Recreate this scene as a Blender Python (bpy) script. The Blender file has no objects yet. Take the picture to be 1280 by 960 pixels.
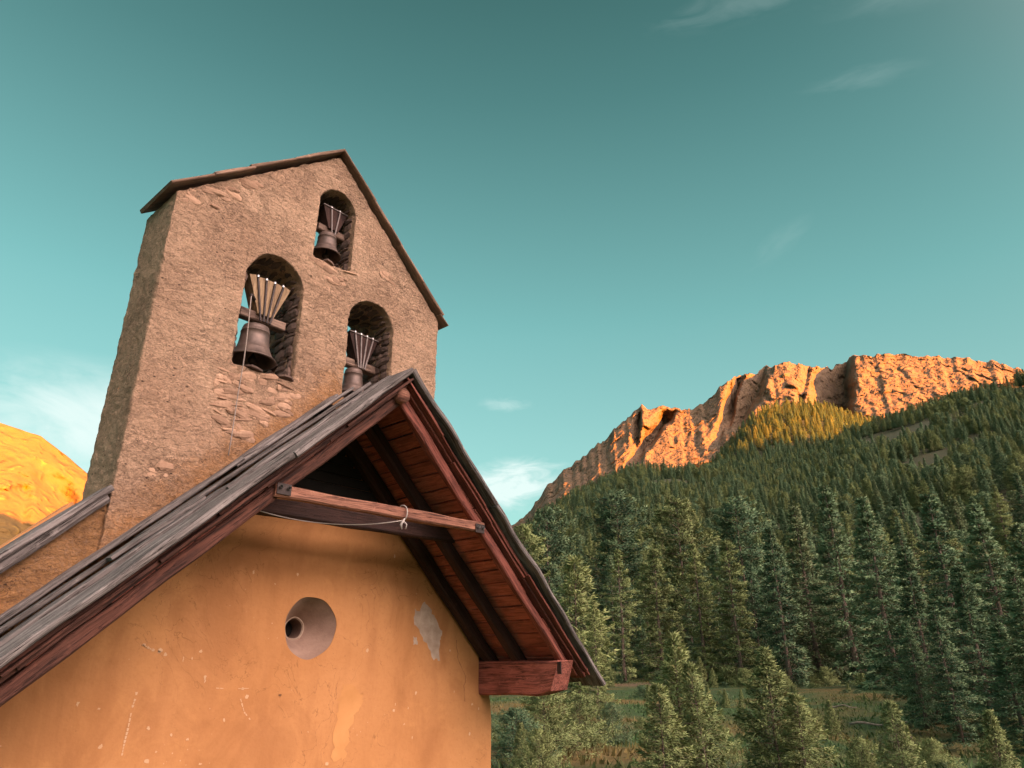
import bpy, bmesh, math, random
import numpy as np
from mathutils import Vector, Matrix, noise as mnoise
R = math.radians
EYE = 3.0                      # height of the eye; everything below is written relative to it and lifted at the end
AZF = R(42.1)                  # heading of the view against the chapel facade (x runs along the facade, y into the building)
C = bpy.context.scene.collection
sc = bpy.context.scene

# ------------------------------------------------------------------ camera
cam = bpy.data.cameras.new('camera'); cam_o = bpy.data.objects.new('camera', cam); C.objects.link(cam_o)
cam.sensor_fit = 'HORIZONTAL'; cam.sensor_width = 36; cam.lens = 36 * 870 / 1280
cam.clip_start = 0.05; cam.clip_end = 20000
cam_o.location = (0, 0, EYE)
cam_o.rotation_euler = (R(90 + 22.48), 0, -(R(90) - AZF))
sc.camera = cam_o

# ------------------------------------------------------------------ sky, sun, exposure
SUN_EL, SUN_REL = 8.0, 139.0   # elevation; heading clockwise from the view direction
def heading(rel):              # world unit vector (x, y) of a heading relative to the view
    a = R(rel); r, g = math.sin(a), math.cos(a)
    return (math.sin(AZF) * r + math.cos(AZF) * g, -math.cos(AZF) * r + math.sin(AZF) * g)
sunh = heading(SUN_REL)
sun_v = Vector((sunh[0] * math.cos(R(SUN_EL)), sunh[1] * math.cos(R(SUN_EL)), math.sin(R(SUN_EL))))
SKY_STRENGTH, SUN_STRENGTH, EXPOSURE = 0.10, 5.0, 3.12
HAZE = 0.0
SKY_TINT = (0.33, 0.54, 0.38)
GLOW = (14.6, 10.4, 9.5)            # warm sky glow added behind the viewer to brighten the facade

w = bpy.data.worlds.new('World'); sc.world = w; w.use_nodes = True
nt = w.node_tree; N = nt.nodes; L = nt.links; N.clear()
wo = N.new('ShaderNodeOutputWorld'); bg = N.new('ShaderNodeBackground'); L.new(bg.outputs[0], wo.inputs[0])
sky = N.new('ShaderNodeTexSky'); sky.sky_type = 'NISHITA'; sky.sun_disc = False
sky.sun_elevation = R(SUN_EL); sky.sun_rotation = math.atan2(sunh[0], sunh[1])
sky.altitude = 1800; sky.air_density = 1.0; sky.dust_density = 1.2; sky.ozone_density = 1.0
bg.inputs[1].default_value = SKY_STRENGTH
tint = N.new('ShaderNodeMix'); tint.data_type = 'RGBA'; tint.blend_type = 'MULTIPLY'; tint.inputs[0].default_value = 1
L.new(sky.outputs[0], tint.inputs[6]); tint.inputs[7].default_value = (*SKY_TINT, 1)
# thin evening clouds, placed by direction
tc = N.new('ShaderNodeTexCoord')
def wmath(op, *v):
    n = N.new('ShaderNodeMath'); n.operation = op
    for i, x in enumerate(v):
        if hasattr(x, 'default_value'): L.new(x, n.inputs[i])
        else: n.inputs[i].default_value = x
    return n.outputs[0]
def direction(rel, el):
    h = heading(rel); return (h[0] * math.cos(R(el)), h[1] * math.cos(R(el)), math.sin(R(el)))
def cloud(rel, el, half_w, half_h, amount, scale=14, stretch=3.2, tilt=0):
    d = Vector(direction(rel, el)); side = Vector((d.y, -d.x, 0)).normalized(); up = side.cross(d)
    t = R(tilt); side, up = side * math.cos(t) + up * math.sin(t), up * math.cos(t) - side * math.sin(t)
    def dot(v):
        n = N.new('ShaderNodeVectorMath'); n.operation = 'DOT_PRODUCT'; L.new(tc.outputs['Generated'], n.inputs[0]); n.inputs[1].default_value = v
        return n.outputs['Value']
    u = wmath('DIVIDE', dot(side), math.sin(R(half_w))); v = wmath('DIVIDE', wmath('SUBTRACT', dot(up), 0.0), math.sin(R(half_h)))
    cv = N.new('ShaderNodeCombineXYZ'); L.new(wmath('MULTIPLY', dot(side), scale), cv.inputs[0]); L.new(wmath('MULTIPLY', dot(up), scale * stretch), cv.inputs[1])
    cv.inputs[2].default_value = rel * .37
    nz = N.new('ShaderNodeTexNoise'); nz.inputs['Scale'].default_value = 1; nz.inputs['Detail'].default_value = 7; nz.inputs['Roughness'].default_value = .6
    nz.inputs['Distortion'].default_value = .6
    L.new(cv.outputs[0], nz.inputs['Vector'])
    rad = wmath('SQRT', wmath('ADD', wmath('MULTIPLY', u, u), wmath('MULTIPLY', v, v)))
    fall = wmath('SUBTRACT', 1.0, rad)
    m = wmath('ADD', wmath('MULTIPLY', wmath('SUBTRACT', nz.outputs[0], .5), 2.6), wmath('MULTIPLY', fall, .9))
    m = wmath('MULTIPLY', wmath('SMOOTH_MIN', wmath('MAXIMUM', m, 0.0), 1.0, .3), wmath('GREATER_THAN', dot(d), 0.2))
    m = wmath('MULTIPLY', m, wmath('MINIMUM', wmath('MAXIMUM', wmath('MULTIPLY', fall, 2.0), 0.0), 1.0))
    return wmath('MULTIPLY', m, amount)
clouds = [cloud(0.2, 14.6, 5.5, 2.2, 1.2, 16, 3.0, 6), cloud(-2.5, 13.0, 5.0, 1.6, 1.0, 14, 3), cloud(-0.6, 20.8, 2.6, .8, .28, 30, 2.5),
          cloud(-33, 15.5, 14, 6.0, .9, 7, 2.2), cloud(33.5, 41, 4.5, 1.0, .07, 18, 4, -10), cloud(24, 48.5, 7, 1.6, .09, 14, 3, -4), cloud(41, 45, 8, 2.0, .08, 14, 3, -14),
          cloud(24.5, 31.5, 3.5, 1.2, .05, 20, 3, 30)]
tot = clouds[0]
def dot_dir(v):
    n = N.new('ShaderNodeVectorMath'); n.operation = 'DOT_PRODUCT'; L.new(tc.outputs['Generated'], n.inputs[0]); n.inputs[1].default_value = v
    return n.outputs['Value']
up_z = wmath('MAXIMUM', dot_dir((0, 0, 1)), 0.0)
haze_band = wmath('POWER', wmath('SUBTRACT', 1.0, up_z), 4.0)
grad = wmath('MAXIMUM', wmath('SUBTRACT', .86, wmath('ADD', wmath('MULTIPLY', wmath('MAXIMUM', wmath('SUBTRACT', up_z, .44), 0.0), 1.45), wmath('MULTIPLY', haze_band, .28))), .24)
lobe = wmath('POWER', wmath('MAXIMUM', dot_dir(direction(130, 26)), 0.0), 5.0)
gm = N.new('ShaderNodeMix'); gm.data_type = 'RGBA'; gm.blend_type = 'MULTIPLY'; gm.inputs[0].default_value = 1
L.new(tint.outputs[2], gm.inputs[6]); L.new(grad, gm.inputs[7])
tr = N.new('ShaderNodeValToRGB'); L.new(up_z, tr.inputs[0]); e_ = tr.color_ramp.elements        # teal dusk sky by height above the horizon
for k_, (p_, c_) in enumerate([(0.0, (.44, .66, .62)), (.22, (.39, .65, .61)), (.46, (.205, .475, .445)), (.70, (.092, .25, .235)), (.85, (.045, .14, .13))]):
    el_ = e_[k_] if k_ < 2 else e_.new(p_); el_.position = p_; el_.color = (*c_, 1)
tm_ = N.new('ShaderNodeMix'); tm_.data_type = 'RGBA'; tm_.blend_type = 'MULTIPLY'; tm_.inputs[0].default_value = 1; L.new(tr.outputs[0], tm_.inputs[6]); tm_.inputs[7].default_value = (1.14, 1.14, 1.14, 1)
sm = N.new('ShaderNodeMix'); sm.data_type = 'RGBA'; sm.inputs[0].default_value = .7; L.new(gm.outputs[2], sm.inputs[6]); L.new(tm_.outputs[2], sm.inputs[7])
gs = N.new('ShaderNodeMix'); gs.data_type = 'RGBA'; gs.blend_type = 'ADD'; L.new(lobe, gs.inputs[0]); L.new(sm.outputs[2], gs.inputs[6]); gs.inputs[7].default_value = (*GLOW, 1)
for c_ in clouds[1:]: tot = wmath('ADD', tot, c_)
tot = wmath('MINIMUM', tot, .9)
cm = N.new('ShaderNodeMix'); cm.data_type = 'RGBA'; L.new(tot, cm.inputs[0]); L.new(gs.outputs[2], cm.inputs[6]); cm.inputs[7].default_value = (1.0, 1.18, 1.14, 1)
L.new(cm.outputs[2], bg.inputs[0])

sl = bpy.data.lights.new('sun', 'SUN'); so = bpy.data.objects.new('sun', sl); C.objects.link(so)
sl.energy = SUN_STRENGTH; sl.angle = R(0.25); sl.color = (1.0, 0.285, 0.008)
so.rotation_euler = sun_v.to_track_quat('Z', 'Y').to_euler()
so.location = (0, 0, 60)
vs = sc.view_settings; vs.view_transform = 'Standard'; vs.look = 'None'; vs.exposure = EXPOSURE; vs.gamma = 1; vs.use_curve_mapping = False
sc.cycles.max_bounces = 6; sc.cycles.use_denoising = True; sc.cycles.use_light_tree = False

# ------------------------------------------------------------------ helpers: materials
class NB:
    def __init__(s, name, rough=.9):
        s.m = bpy.data.materials.new(name); s.m.use_nodes = True; s.t = s.m.node_tree; s.n = s.t.nodes; s.l = s.t.links
        s.b = s.n['Principled BSDF']; s.b.inputs['Roughness'].default_value = rough; s.b.inputs['Specular IOR Level'].default_value = .25
        s.tc = s.n.new('ShaderNodeTexCoord')
    def put(s, v, sock):
        if isinstance(v, bpy.types.NodeSocket): s.l.new(v, sock)
        elif isinstance(v, tuple) and len(v) == 3 and sock.type == 'RGBA': sock.default_value = (*v, 1)
        else: sock.default_value = v
    def obj(s): return s.tc.outputs['Object']
    def attr(s, name, out='Vector'):
        a = s.n.new('ShaderNodeAttribute'); a.attribute_name = name; return a.outputs[out]
    def mapping(s, v, scale=(1, 1, 1), loc=(0, 0, 0)):
        m = s.n.new('ShaderNodeMapping'); s.l.new(v, m.inputs[0]); m.inputs['Scale'].default_value = scale; m.inputs['Location'].default_value = loc; return m.outputs[0]
    def noise(s, v, scale=5, detail=6, rough=.6, dist=0, col=False):
        n = s.n.new('ShaderNodeTexNoise'); s.put(v, n.inputs['Vector']); n.inputs['Scale'].default_value = scale; n.inputs['Detail'].default_value = detail
        n.inputs['Roughness'].default_value = rough; n.inputs['Distortion'].default_value = dist; return n.outputs[1 if col else 0]
    def voro(s, v, scale=5, feature='F1', out='Distance', rnd=1):
        n = s.n.new('ShaderNodeTexVoronoi'); n.feature = feature; s.put(v, n.inputs['Vector']); n.inputs['Scale'].default_value = scale; n.inputs['Randomness'].default_value = rnd
        return n.outputs[out]
    def ramp(s, f, stops, interp='LINEAR'):
        r = s.n.new('ShaderNodeValToRGB'); s.put(f, r.inputs[0]); e = r.color_ramp.elements; r.color_ramp.interpolation = interp
        while len(e) < len(stops): e.new(.5)
        for k, (p, c) in enumerate(stops):
            e[k].position = p; e[k].color = (*c, 1) if isinstance(c, tuple) else (c, c, c, 1)
        return r.outputs[0]
    def mix(s, f, a, b, mode='MIX'):
        m = s.n.new('ShaderNodeMix'); m.data_type = 'RGBA'; m.blend_type = mode
        s.put(f, m.inputs[0]); s.put(a, m.inputs[6]); s.put(b, m.inputs[7]); return m.outputs[2]
    def math(s, op, *v):
        m = s.n.new('ShaderNodeMath'); m.operation = op
        for i, x in enumerate(v): s.put(x, m.inputs[i])
        return m.outputs[0]
    def sep(s, v):
        n = s.n.new('ShaderNodeSeparateXYZ'); s.l.new(v, n.inputs[0]); return n.outputs
    def bump(s, *hs):
        prev = None
        for h, st, d in hs:
            b = s.n.new('ShaderNodeBump'); s.put(h, b.inputs['Height']); b.inputs['Strength'].default_value = st; b.inputs['Distance'].default_value = d
            if prev: s.l.new(prev, b.inputs['Normal'])
            prev = b.outputs[0]
        s.l.new(prev, s.b.inputs['Normal'])
    def color(s, c): s.put(c, s.b.inputs['Base Color']); return s.m
    def orand(s):
        return s.n.new('ShaderNodeObjectInfo').outputs['Random']

def mat_render(name, a, b, low, zlow):
    """rough-cast masonry; the render grows ochre near the roof it rises from"""
    n = NB(name, .95); p = n.obj()
    big = n.noise(p, 1.3, 5, .6); mid = n.noise(p, 7, 8, .68, .4); fine = n.noise(p, 34, 6, .7)
    stretched = n.noise(n.mapping(p, (1, 1, 2.2)), 17, 8, .72, 1.4)
    c = n.mix(n.ramp(big, [(.35, 0.0), (.68, 1.0)]), a, b)
    z = n.sep(p)
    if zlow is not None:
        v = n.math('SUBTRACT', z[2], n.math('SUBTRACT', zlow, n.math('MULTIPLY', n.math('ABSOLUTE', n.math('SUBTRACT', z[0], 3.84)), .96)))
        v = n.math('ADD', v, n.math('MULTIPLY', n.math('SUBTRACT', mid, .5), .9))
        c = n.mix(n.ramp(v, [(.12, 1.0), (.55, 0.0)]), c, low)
    vd = n.voro(n.mix(.25, n.mapping(p, (1, 1, 1.7)), n.noise(p, 5, 3, .5, col=True), 'ADD'), 5.5, out='Color'); ve = n.voro(n.mix(.25, n.mapping(p, (1, 1, 1.7)), n.noise(p, 5, 3, .5, col=True), 'ADD'), 5.5, 'DISTANCE_TO_EDGE')
    sv = n.n.new('ShaderNodeSeparateColor'); n.l.new(vd, sv.inputs[0]); rm = n.ramp(n.noise(p, 1.1, 4), [(.40, .15), (.62, 1.0)])
    c = n.mix(n.math('MULTIPLY', n.math('MULTIPLY', sv.outputs[0], rm), .5), c, tuple(x * .55 for x in a)); c = n.mix(n.math('MULTIPLY', n.math('MULTIPLY', n.ramp(ve, [(.0, 1.0), (.05, 0.0)]), rm), .4), c, (.16, .10, .07))
    pt = n.noise(p, .75, 6, .62, .7); c = n.mix(n.math('MULTIPLY', n.ramp(pt, [(.48, 0.0), (.64, 1.0)]), .22), c, tuple(x * .66 for x in a))
    c = n.mix(n.math('MULTIPLY', n.ramp(n.noise(n.mapping(p, (1, 1, .35)), 3.0, 5, .6), [(.52, 0.0), (.66, 1.0)]), .35), c, tuple(x * .55 for x in a))
    c = n.mix(n.math('MULTIPLY', n.ramp(stretched, [(.36, 1.0), (.49, 0.0)]), .5), c, (.15, .09, .06))
    cr = n.noise(n.mapping(p, (1, 1, 1.8)), 6.5, 5, .6, 2.2); cm_ = n.ramp(n.noise(p, 2.0, 3), [(.46, 0.0), (.6, 1.0)])
    c = n.mix(n.math('MULTIPLY', n.math('MULTIPLY', n.ramp(cr, [(.48, 0.0), (.5, 1.0), (.52, 0.0)]), cm_), .9), c, (.07, .042, .03))
    c2 = n.noise(n.mapping(p, (1, 1, 2.4)), 3.1, 6, .66, 2.6); c = n.mix(n.math('MULTIPLY', n.math('MULTIPLY', n.ramp(c2, [(.487, 0.0), (.5, 1.0), (.513, 0.0)]), n.ramp(pt, [(.42, 0.0), (.55, 1.0)])), .85), c, (.07, .042, .03))
    c = n.mix(n.math('MULTIPLY', n.ramp(fine, [(.5, 0.0), (.72, 1.0)]), .35), c, (.62, .45, .34))
    pit = n.voro(n.mapping(p, (1, 1, 1.7)), 9)
    c = n.mix(n.math('MULTIPLY', n.ramp(pit, [(.07, 1.0), (.14, 0.0)]), n.ramp(n.noise(p, 2.2, 3), [(.46, 0.0), (.56, .9)])), c, (.06, .04, .03))
    n.bump((n.math('MULTIPLY', n.ramp(ve, [(.0, 0.0), (.12, 1.0)]), rm), .8, .03), (n.ramp(stretched, [(.3, 0.0), (.62, 1.0)]), 1.0, .045), (mid, .9, .05), (fine, .9, .02))
    return n.color(c)

def mat_plaster():
    n = NB('ochre_plaster', .85); p = n.obj()
    c = n.mix(n.ramp(n.noise(p, .9, 5, .55, .3), [(.3, 0.0), (.7, 1.0)]), (.44, .20, .072), (.54, .265, .106))
    st = n.noise(n.mapping(p, (1, 1, .16)), 4.5, 6, .6)
    c = n.mix(n.math('MULTIPLY', n.ramp(st, [(.5, 0.0), (.72, 1.0)]), .45), c, (.35, .15, .057))
    bl = n.noise(p, 2.6, 7, .62, .5)
    c = n.mix(n.math('MULTIPLY', n.ramp(bl, [(.55, 0.0), (.66, 1.0)]), .5), c, (.57, .28, .105))
    cl = n.noise(n.mapping(p, (1, 1, .7)), 1.6, 6, .62, .8); c = n.mix(n.math('MULTIPLY', n.ramp(cl, [(.36, 1.0), (.52, 0.0)]), .5), c, (.31, .13, .048))
    gr = n.noise(p, 22, 6, .7); c = n.mix(n.math('MULTIPLY', n.ramp(gr, [(.35, 1.0), (.5, 0.0)]), .22), c, (.36, .15, .05))
    sp = n.voro(p, 16); msk = n.ramp(n.noise(p, 1.7, 4), [(.52, 0.0), (.62, 1.0)])
    c = n.mix(n.math('MULTIPLY', n.math('MULTIPLY', n.ramp(sp, [(.06, 1.0), (.10, 0.0)]), msk), .55), c, (.70, .50, .33))
    sp2 = n.voro(p, 11); c = n.mix(n.math('MULTIPLY', n.ramp(sp2, [(.03, 1.0), (.05, 0.0)]), .5), c, (.16, .08, .04))
    hc = n.noise(n.mapping(p, (1, 1, .8)), 2.3, 4, .55, 1.6); hm = n.ramp(n.noise(p, .8, 3), [(.5, 0.0), (.6, 1.0)])
    c = n.mix(n.math('MULTIPLY', n.math('MULTIPLY', n.ramp(hc, [(.494, 0.0), (.5, 1.0), (.506, 0.0)]), hm), .6), c, (.17, .075, .03))
    tro = n.noise(n.mapping(p, (1, 1, 1.2)), 2.6, 4, .5, .3)
    n.bump((tro, .22, .04), (n.noise(p, 9, 5, .6), .3, .02), (n.noise(p, 45, 6, .65), .35, .006))
    return n.color(c)

def mat_wood(name, a, b, dark, rough=.8, grain=.9, crack=.9):
    n = NB(name, rough); g = n.attr('gc'); s_ = n.sep(g)
    base = n.noise(n.mapping(g, (.7, 6, 6)), 2.2, 5, .6)
    gr = n.noise(n.mapping(g, (1.0, 22, 22)), 2.4, 8, .65, .7)
    c = n.mix(n.ramp(base, [(.3, 0.0), (.7, 1.0)]), a, b)
    rnd = n.attr('rnd', 'Fac')
    c = n.mix(n.math('MULTIPLY', rnd, .5), c, n.mix(.5, dark, a))
    c = n.mix(n.math('MULTIPLY', n.ramp(gr, [(.34, 1.0), (.5, 0.0)]), grain), c, dark)
    ck = n.noise(n.mapping(g, (.45, 14, 14)), 2.0, 4, .5, 1.5)
    c = n.mix(n.math('MULTIPLY', n.ramp(ck, [(.485, 0.0), (.5, 1.0), (.515, 0.0)]), crack), c, tuple(x * .35 for x in dark))
    wear = n.noise(n.mapping(g, (3, 3, 3)), 4, 6, .7)
    c = n.mix(n.math('MULTIPLY', n.ramp(wear, [(.58, 0.0), (.72, 1.0)]), .35), c, tuple(min(1, x * 1.7) for x in b))
    wr = n.noise(n.mapping(g, (1.2, 5, 5)), 3, 5, .6); c = n.mix(n.math('MULTIPLY', n.ramp(wr, [(.5, 0.0), (.64, 1.0)]), .55), c, tuple(x * 1.5 for x in dark))
    n.bump((gr, .9, .012), (n.ramp(ck, [(.485, 1.0), (.5, 0.0), (.515, 1.0)]), .5, .006), (wear, .3, .006))
    return n.color(c)

def mat_simple(name, a, b, scale=6, rough=.8, bump=.4, dist=.01, metal=0, attr=False):
    n = NB(name, rough); p = n.obj()
    f = n.noise(p, scale, 7, .65, .3)
    c = n.mix(n.ramp(f, [(.32, 0.0), (.68, 1.0)]), a, b)
    if attr: c = n.mix(n.math('MULTIPLY', n.attr('rnd', 'Fac'), .7), c, tuple(x * .45 for x in a))
    n.bump((n.noise(p, scale * 3, 6, .65), bump, dist)); n.b.inputs['Metallic'].default_value = metal
    return n.color(c)

M = {}
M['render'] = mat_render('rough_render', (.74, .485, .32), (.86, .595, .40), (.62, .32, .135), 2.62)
M['parapet'] = mat_render('ochre_rough_render', (.56, .29, .12), (.62, .36, .17), (.5, .3, .12), None)
M['plaster'] = mat_plaster()
M['bare'] = mat_simple('bare_lime_plaster', (.36, .27, .20), (.52, .42, .33), 9, .95, .6, .012)
M['chip'] = mat_simple('pale_plaster_chip', (.56, .34, .18), (.62, .42, .26), 12, .9, .3, .005)
M['crack'] = mat_simple('crack_earth', (.13, .06, .03), (.2, .1, .05), 12, .95)  # brown of the cracks in the plaster
M['pale'] = mat_simple('pale_ochre_patch', (.50, .24, .085), (.60, .30, .115), 3, .9, .3, .005)
M['cone'] = mat_simple('grey_mortar', (.25, .165, .125), (.37, .255, .195), 5, .9, .5, .012)
M['hole'] = mat_simple('shaded_mortar', (.13, .085, .065), (.2, .13, .1), 8, .9, .5, .01)  # mortar with the shade inside the hole put into its colour
M['black'] = mat_simple('near_black', (.012, .011, .01), (.02, .018, .016), 5, .9)  # near-black, for the gable strips and the back of the hole
M['grey'] = mat_wood('weathered_grey_wood', (.125, .112, .105), (.33, .30, .285), (.026, .023, .021), .85, 1.0, 1.0)
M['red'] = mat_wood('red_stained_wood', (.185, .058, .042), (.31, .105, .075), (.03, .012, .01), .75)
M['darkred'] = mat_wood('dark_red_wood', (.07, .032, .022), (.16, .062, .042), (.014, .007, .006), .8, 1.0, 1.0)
M['beamred'] = mat_wood('red_beam_end', (.27, .085, .062), (.42, .15, .11), (.05, .018, .014), .8, .95, 1.0)
M['soffit'] = mat_wood('red_soffit_board', (.38, .115, .078), (.52, .18, .125), (.08, .026, .018), .75, .8, .5)
M['dark'] = mat_wood('dark_brown_wood', (.04, .021, .017), (.075, .036, .028), (.015, .009, .008), .8)
M['orange_wood'] = mat_wood('oiled_larch_beam', (.25, .105, .07), (.42, .21, .135), (.05, .022, .017), .75)
M['yoke'] = mat_wood('bell_yoke_wood', (.20, .135, .105), (.34, .24, .18), (.04, .025, .02), .75)
M['paleyoke'] = mat_wood('pale_yoke_board', (.30, .20, .115), (.46, .33, .20), (.09, .055, .03), .75, .8, .5)
M['bronze'] = mat_simple('aged_bronze', (.085, .066, .058), (.20, .145, .12), 7, .46, .3, .006, .45)
M['iron'] = mat_simple('dark_iron', (.03, .026, .026), (.07, .055, .05), 20, .55, .3, .004, .6)
M['steel'] = mat_simple('galvanised_bolt', (.5, .5, .5), (.6, .6, .6), 20, .4, .1, .002, .8)
M['oldsteel'] = mat_simple('grey_iron_strap', (.15, .125, .115), (.24, .21, .20), 20, .6, .3, .004, .3)
M['cord'] = mat_simple('dull_white_cord', (.38, .35, .32), (.50, .47, .43), 40, .9, .5, .004)
M['rope'] = mat_simple('grey_rope', (.24, .20, .175), (.36, .31, .275), 40, .9, .5, .004)
M['stone'] = mat_simple('schist_stone', (.34, .21, .135), (.56, .37, .25), 7, .9, .7, .02, 0, True)
M['jamb'] = mat_simple('dark_schist', (.11, .075, .062), (.21, .145, .115), 7, .9, .8, .025, 0, True)
M['cap'] = mat_wood('stone_slab_cap', (.24, .15, .105), (.40, .26, .185), (.08, .055, .045), .85, .6, .4)

# ------------------------------------------------------------------ helpers: meshes
class MB:
    def __init__(s): s.v = []; s.f = []; s.g = []; s.r = []; s.mi = []
    def add(s, vs, fs, gc=None, rnd=0, mi=0):
        o = len(s.v); s.v += [tuple(v) for v in vs]; s.f += [tuple(i + o for i in f) for f in fs]
        s.g += [tuple(g) for g in (gc if gc is not None else vs)]
        s.r += [rnd] * len(vs); s.mi += [mi] * len(fs)
    def build(s, name, mats, parent=None, smooth=False):
        me = bpy.data.meshes.new(name); me.from_pydata(s.v, [], s.f); 
        a = me.attributes.new('gc', 'FLOAT_VECTOR', 'POINT'); a.data.foreach_set('vector', np.array(s.g, 'f').ravel())
        a = me.attributes.new('rnd', 'FLOAT', 'POINT'); a.data.foreach_set('value', np.array(s.r, 'f'))
        for m in (mats if isinstance(mats, (list, tuple)) else [mats]): me.materials.append(m)
        me.polygons.foreach_set('material_index', s.mi)
        if smooth: me.polygons.foreach_set('use_smooth', [True] * len(s.f))
        me.update(); o = bpy.data.objects.new(name, me); C.objects.link(o)
        if parent: o.parent = parent
        return o
    def bar(s, p0, p1, wdt, hgt, up=(0, 0, 1), nseg=10, jit=.0, cham=.12, taper=1.0, rnd=None, wave=0.0, mi=0, rng=random, sharp=0.0):
        """a sawn beam or board from p0 to p1 with chamfered edges and slightly uneven faces"""
        p0, p1, up = Vector(p0), Vector(p1), Vector(up); d = p1 - p0; ln = d.length; d.normalize()
        a = d.cross(up).normalized(); u = a.cross(d).normalized()
        c = cham * min(wdt, hgt)
        ring = [(-wdt/2 + c, -hgt/2), (wdt/2 - c, -hgt/2), (wdt/2, -hgt/2 + c), (wdt/2, hgt/2 - c), (wdt/2 - c, hgt/2), (-wdt/2 + c, hgt/2), (-wdt/2, hgt/2 - c), (-wdt/2, -hgt/2 + c)]
        ox, oy, oz = rng.uniform(0, 50), rng.uniform(0, 50), rng.uniform(0, 50); rnd = rng.random() if rnd is None else rnd
        vs, gs, fs = [], [], []
        for i in range(nseg + 1):
            t = i / nseg; k = 1 + (taper - 1) * t
            for j, (x, y) in enumerate(ring):
                q = (t * ln * 1.7 + ox, (x > 0) * 3.1 + oy, (y > 0) * 2.3 + oz)
                jx = jit * mnoise.noise(Vector(q)) + wave * mnoise.noise(Vector((t * ln * 2.2 + ox, (x > 0) * 9 + oz, 0)))
                jy = jit * mnoise.noise(Vector((q[2], q[0] * 1.3, q[1])))
                ex = 0
                if sharp and i in (0, nseg): ex = (1 if i else -1) * sharp * mnoise.noise(Vector((j * 1.7 + ox, oy, 0)))
                vs.append(p0 + d * (t * ln + ex) + a * (x * k + jx) + u * (y * k + jy)); gs.append((t * ln + ox, x + oy, y + oz))
        for i in range(nseg):
            for j in range(8):
                fs.append((i * 8 + j, i * 8 + (j + 1) % 8, (i + 1) * 8 + (j + 1) % 8, (i + 1) * 8 + j))
        fs.append(tuple(reversed(range(8)))); fs.append(tuple(nseg * 8 + j for j in range(8)))
        s.add(vs, fs, gs, rnd, mi)
    def tube(s, pts, rad, n=8, mi=0, rads=None):
        pts = [Vector(p) for p in pts]; vs, fs = [], []
        for i, p in enumerate(pts):
            d = (pts[min(i + 1, len(pts) - 1)] - pts[max(i - 1, 0)]).normalized()
            a = d.cross(Vector((.31, .17, .93))).normalized(); b = d.cross(a); r = rads[i] if rads else rad
            for j in range(n):
                t = 2 * math.pi * j / n; vs.append(p + a * (r * math.cos(t)) + b * (r * math.sin(t)))
        for i in range(len(pts) - 1):
            for j in range(n): fs.append((i * n + j, i * n + (j + 1) % n, (i + 1) * n + (j + 1) % n, (i + 1) * n + j))
        fs.append(tuple(reversed(range(n)))); fs.append(tuple((len(pts) - 1) * n + j for j in range(n)))
        s.add(vs, fs, None, random.random(), mi)
    def lathe(s, prof, c, n=40, mi=0, rot=None):
        vs, fs = [], []
        for r, z in prof:
            for j in range(n):
                t = 2 * math.pi * j / n; v = Vector((r * math.cos(t), r * math.sin(t), z))
                if rot: v = rot @ v
                vs.append(Vector(c) + v)
        for i in range(len(prof) - 1):
            for j in range(n): fs.append((i * n + j, i * n + (j + 1) % n, (i + 1) * n + (j + 1) % n, (i + 1) * n + j))
        s.add(vs, fs, None, random.random(), mi)
    def stone(s, c, sx, sy, sz, rng, tilt=.25, mi=0):
        """a rough flat stone"""
        vs = []
        rot = Matrix.Rotation(rng.uniform(-tilt, tilt), 3, 'Y') @ Matrix.Rotation(rng.uniform(-tilt, tilt) * .6, 3, 'X')
        n = 9; prof = [(.55, -1), (1, -.45), (1, .4), (.6, 1)]
        off = [rng.uniform(.72, 1.12) for _ in range(n)]
        for r, z in prof:
            for j in range(n):
                t = 2 * math.pi * j / n
                x, y = math.cos(t), math.sin(t); k = (abs(x) ** 3 + abs(y) ** 3) ** (-1 / 3.)
                v = Vector((x * k * r * off[j] * sx / 2, y * k * r * off[j] * sy / 2, z * sz / 2 * rng.uniform(.8, 1.15)))
                vs.append(Vector(c) + rot @ v)
        fs = [(i * n + j, i * n + (j + 1) % n, (i + 1) * n + (j + 1) % n, (i + 1) * n + j) for i in range(3) for j in range(n)]
        fs += [tuple(reversed(range(n))), tuple(3 * n + j for j in range(n))]
        s.add(vs, fs, None, rng.random(), mi)

def tag(o, label=None, cat=None, group=None, kind=None):
    if label: o['label'] = label
    if cat: o['category'] = cat
    if group: o['group'] = group
    if kind: o['kind'] = kind
    return o
def empty(name, loc=(0, 0, 0)):
    o = bpy.data.objects.new(name, None); o.location = loc; C.objects.link(o); o.empty_display_size = .2; return o

# ------------------------------------------------------------------ terrain
def P(rel, r, z=0.0):          # camera-centred heading and distance to a world point
    a = np.radians(rel); x, g = r * np.sin(a), r * np.cos(a)
    return math.sin(AZF) * x + math.cos(AZF) * g, -math.cos(AZF) * x + math.sin(AZF) * g, z
tan = lambda d: np.tan(np.radians(d))
RA  = [-180, -60, -40, -25, -12, -6, -2, 0, 1.3, 3.4, 6, 10, 15, 21, 24, 27, 32, 39, 42, 46, 52, 65, 90, 180]
REL = [0, 0, 2.0, 3.0, 2.5, 4.0, 7.6, 9.2, 10.2, 12.0, 13.3, 14.8, 14.6, 14.3, 14.9, 16.2, 17.2, 18.0, 17.6, 13.5, 9.5, 7, 2, 0]
RR  = [700, 700, 700, 700, 600, 600, 620, 650, 660, 690, 710, 730, 730, 740, 780, 800, 810, 820, 820, 820, 820, 800, 800, 700]
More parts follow.
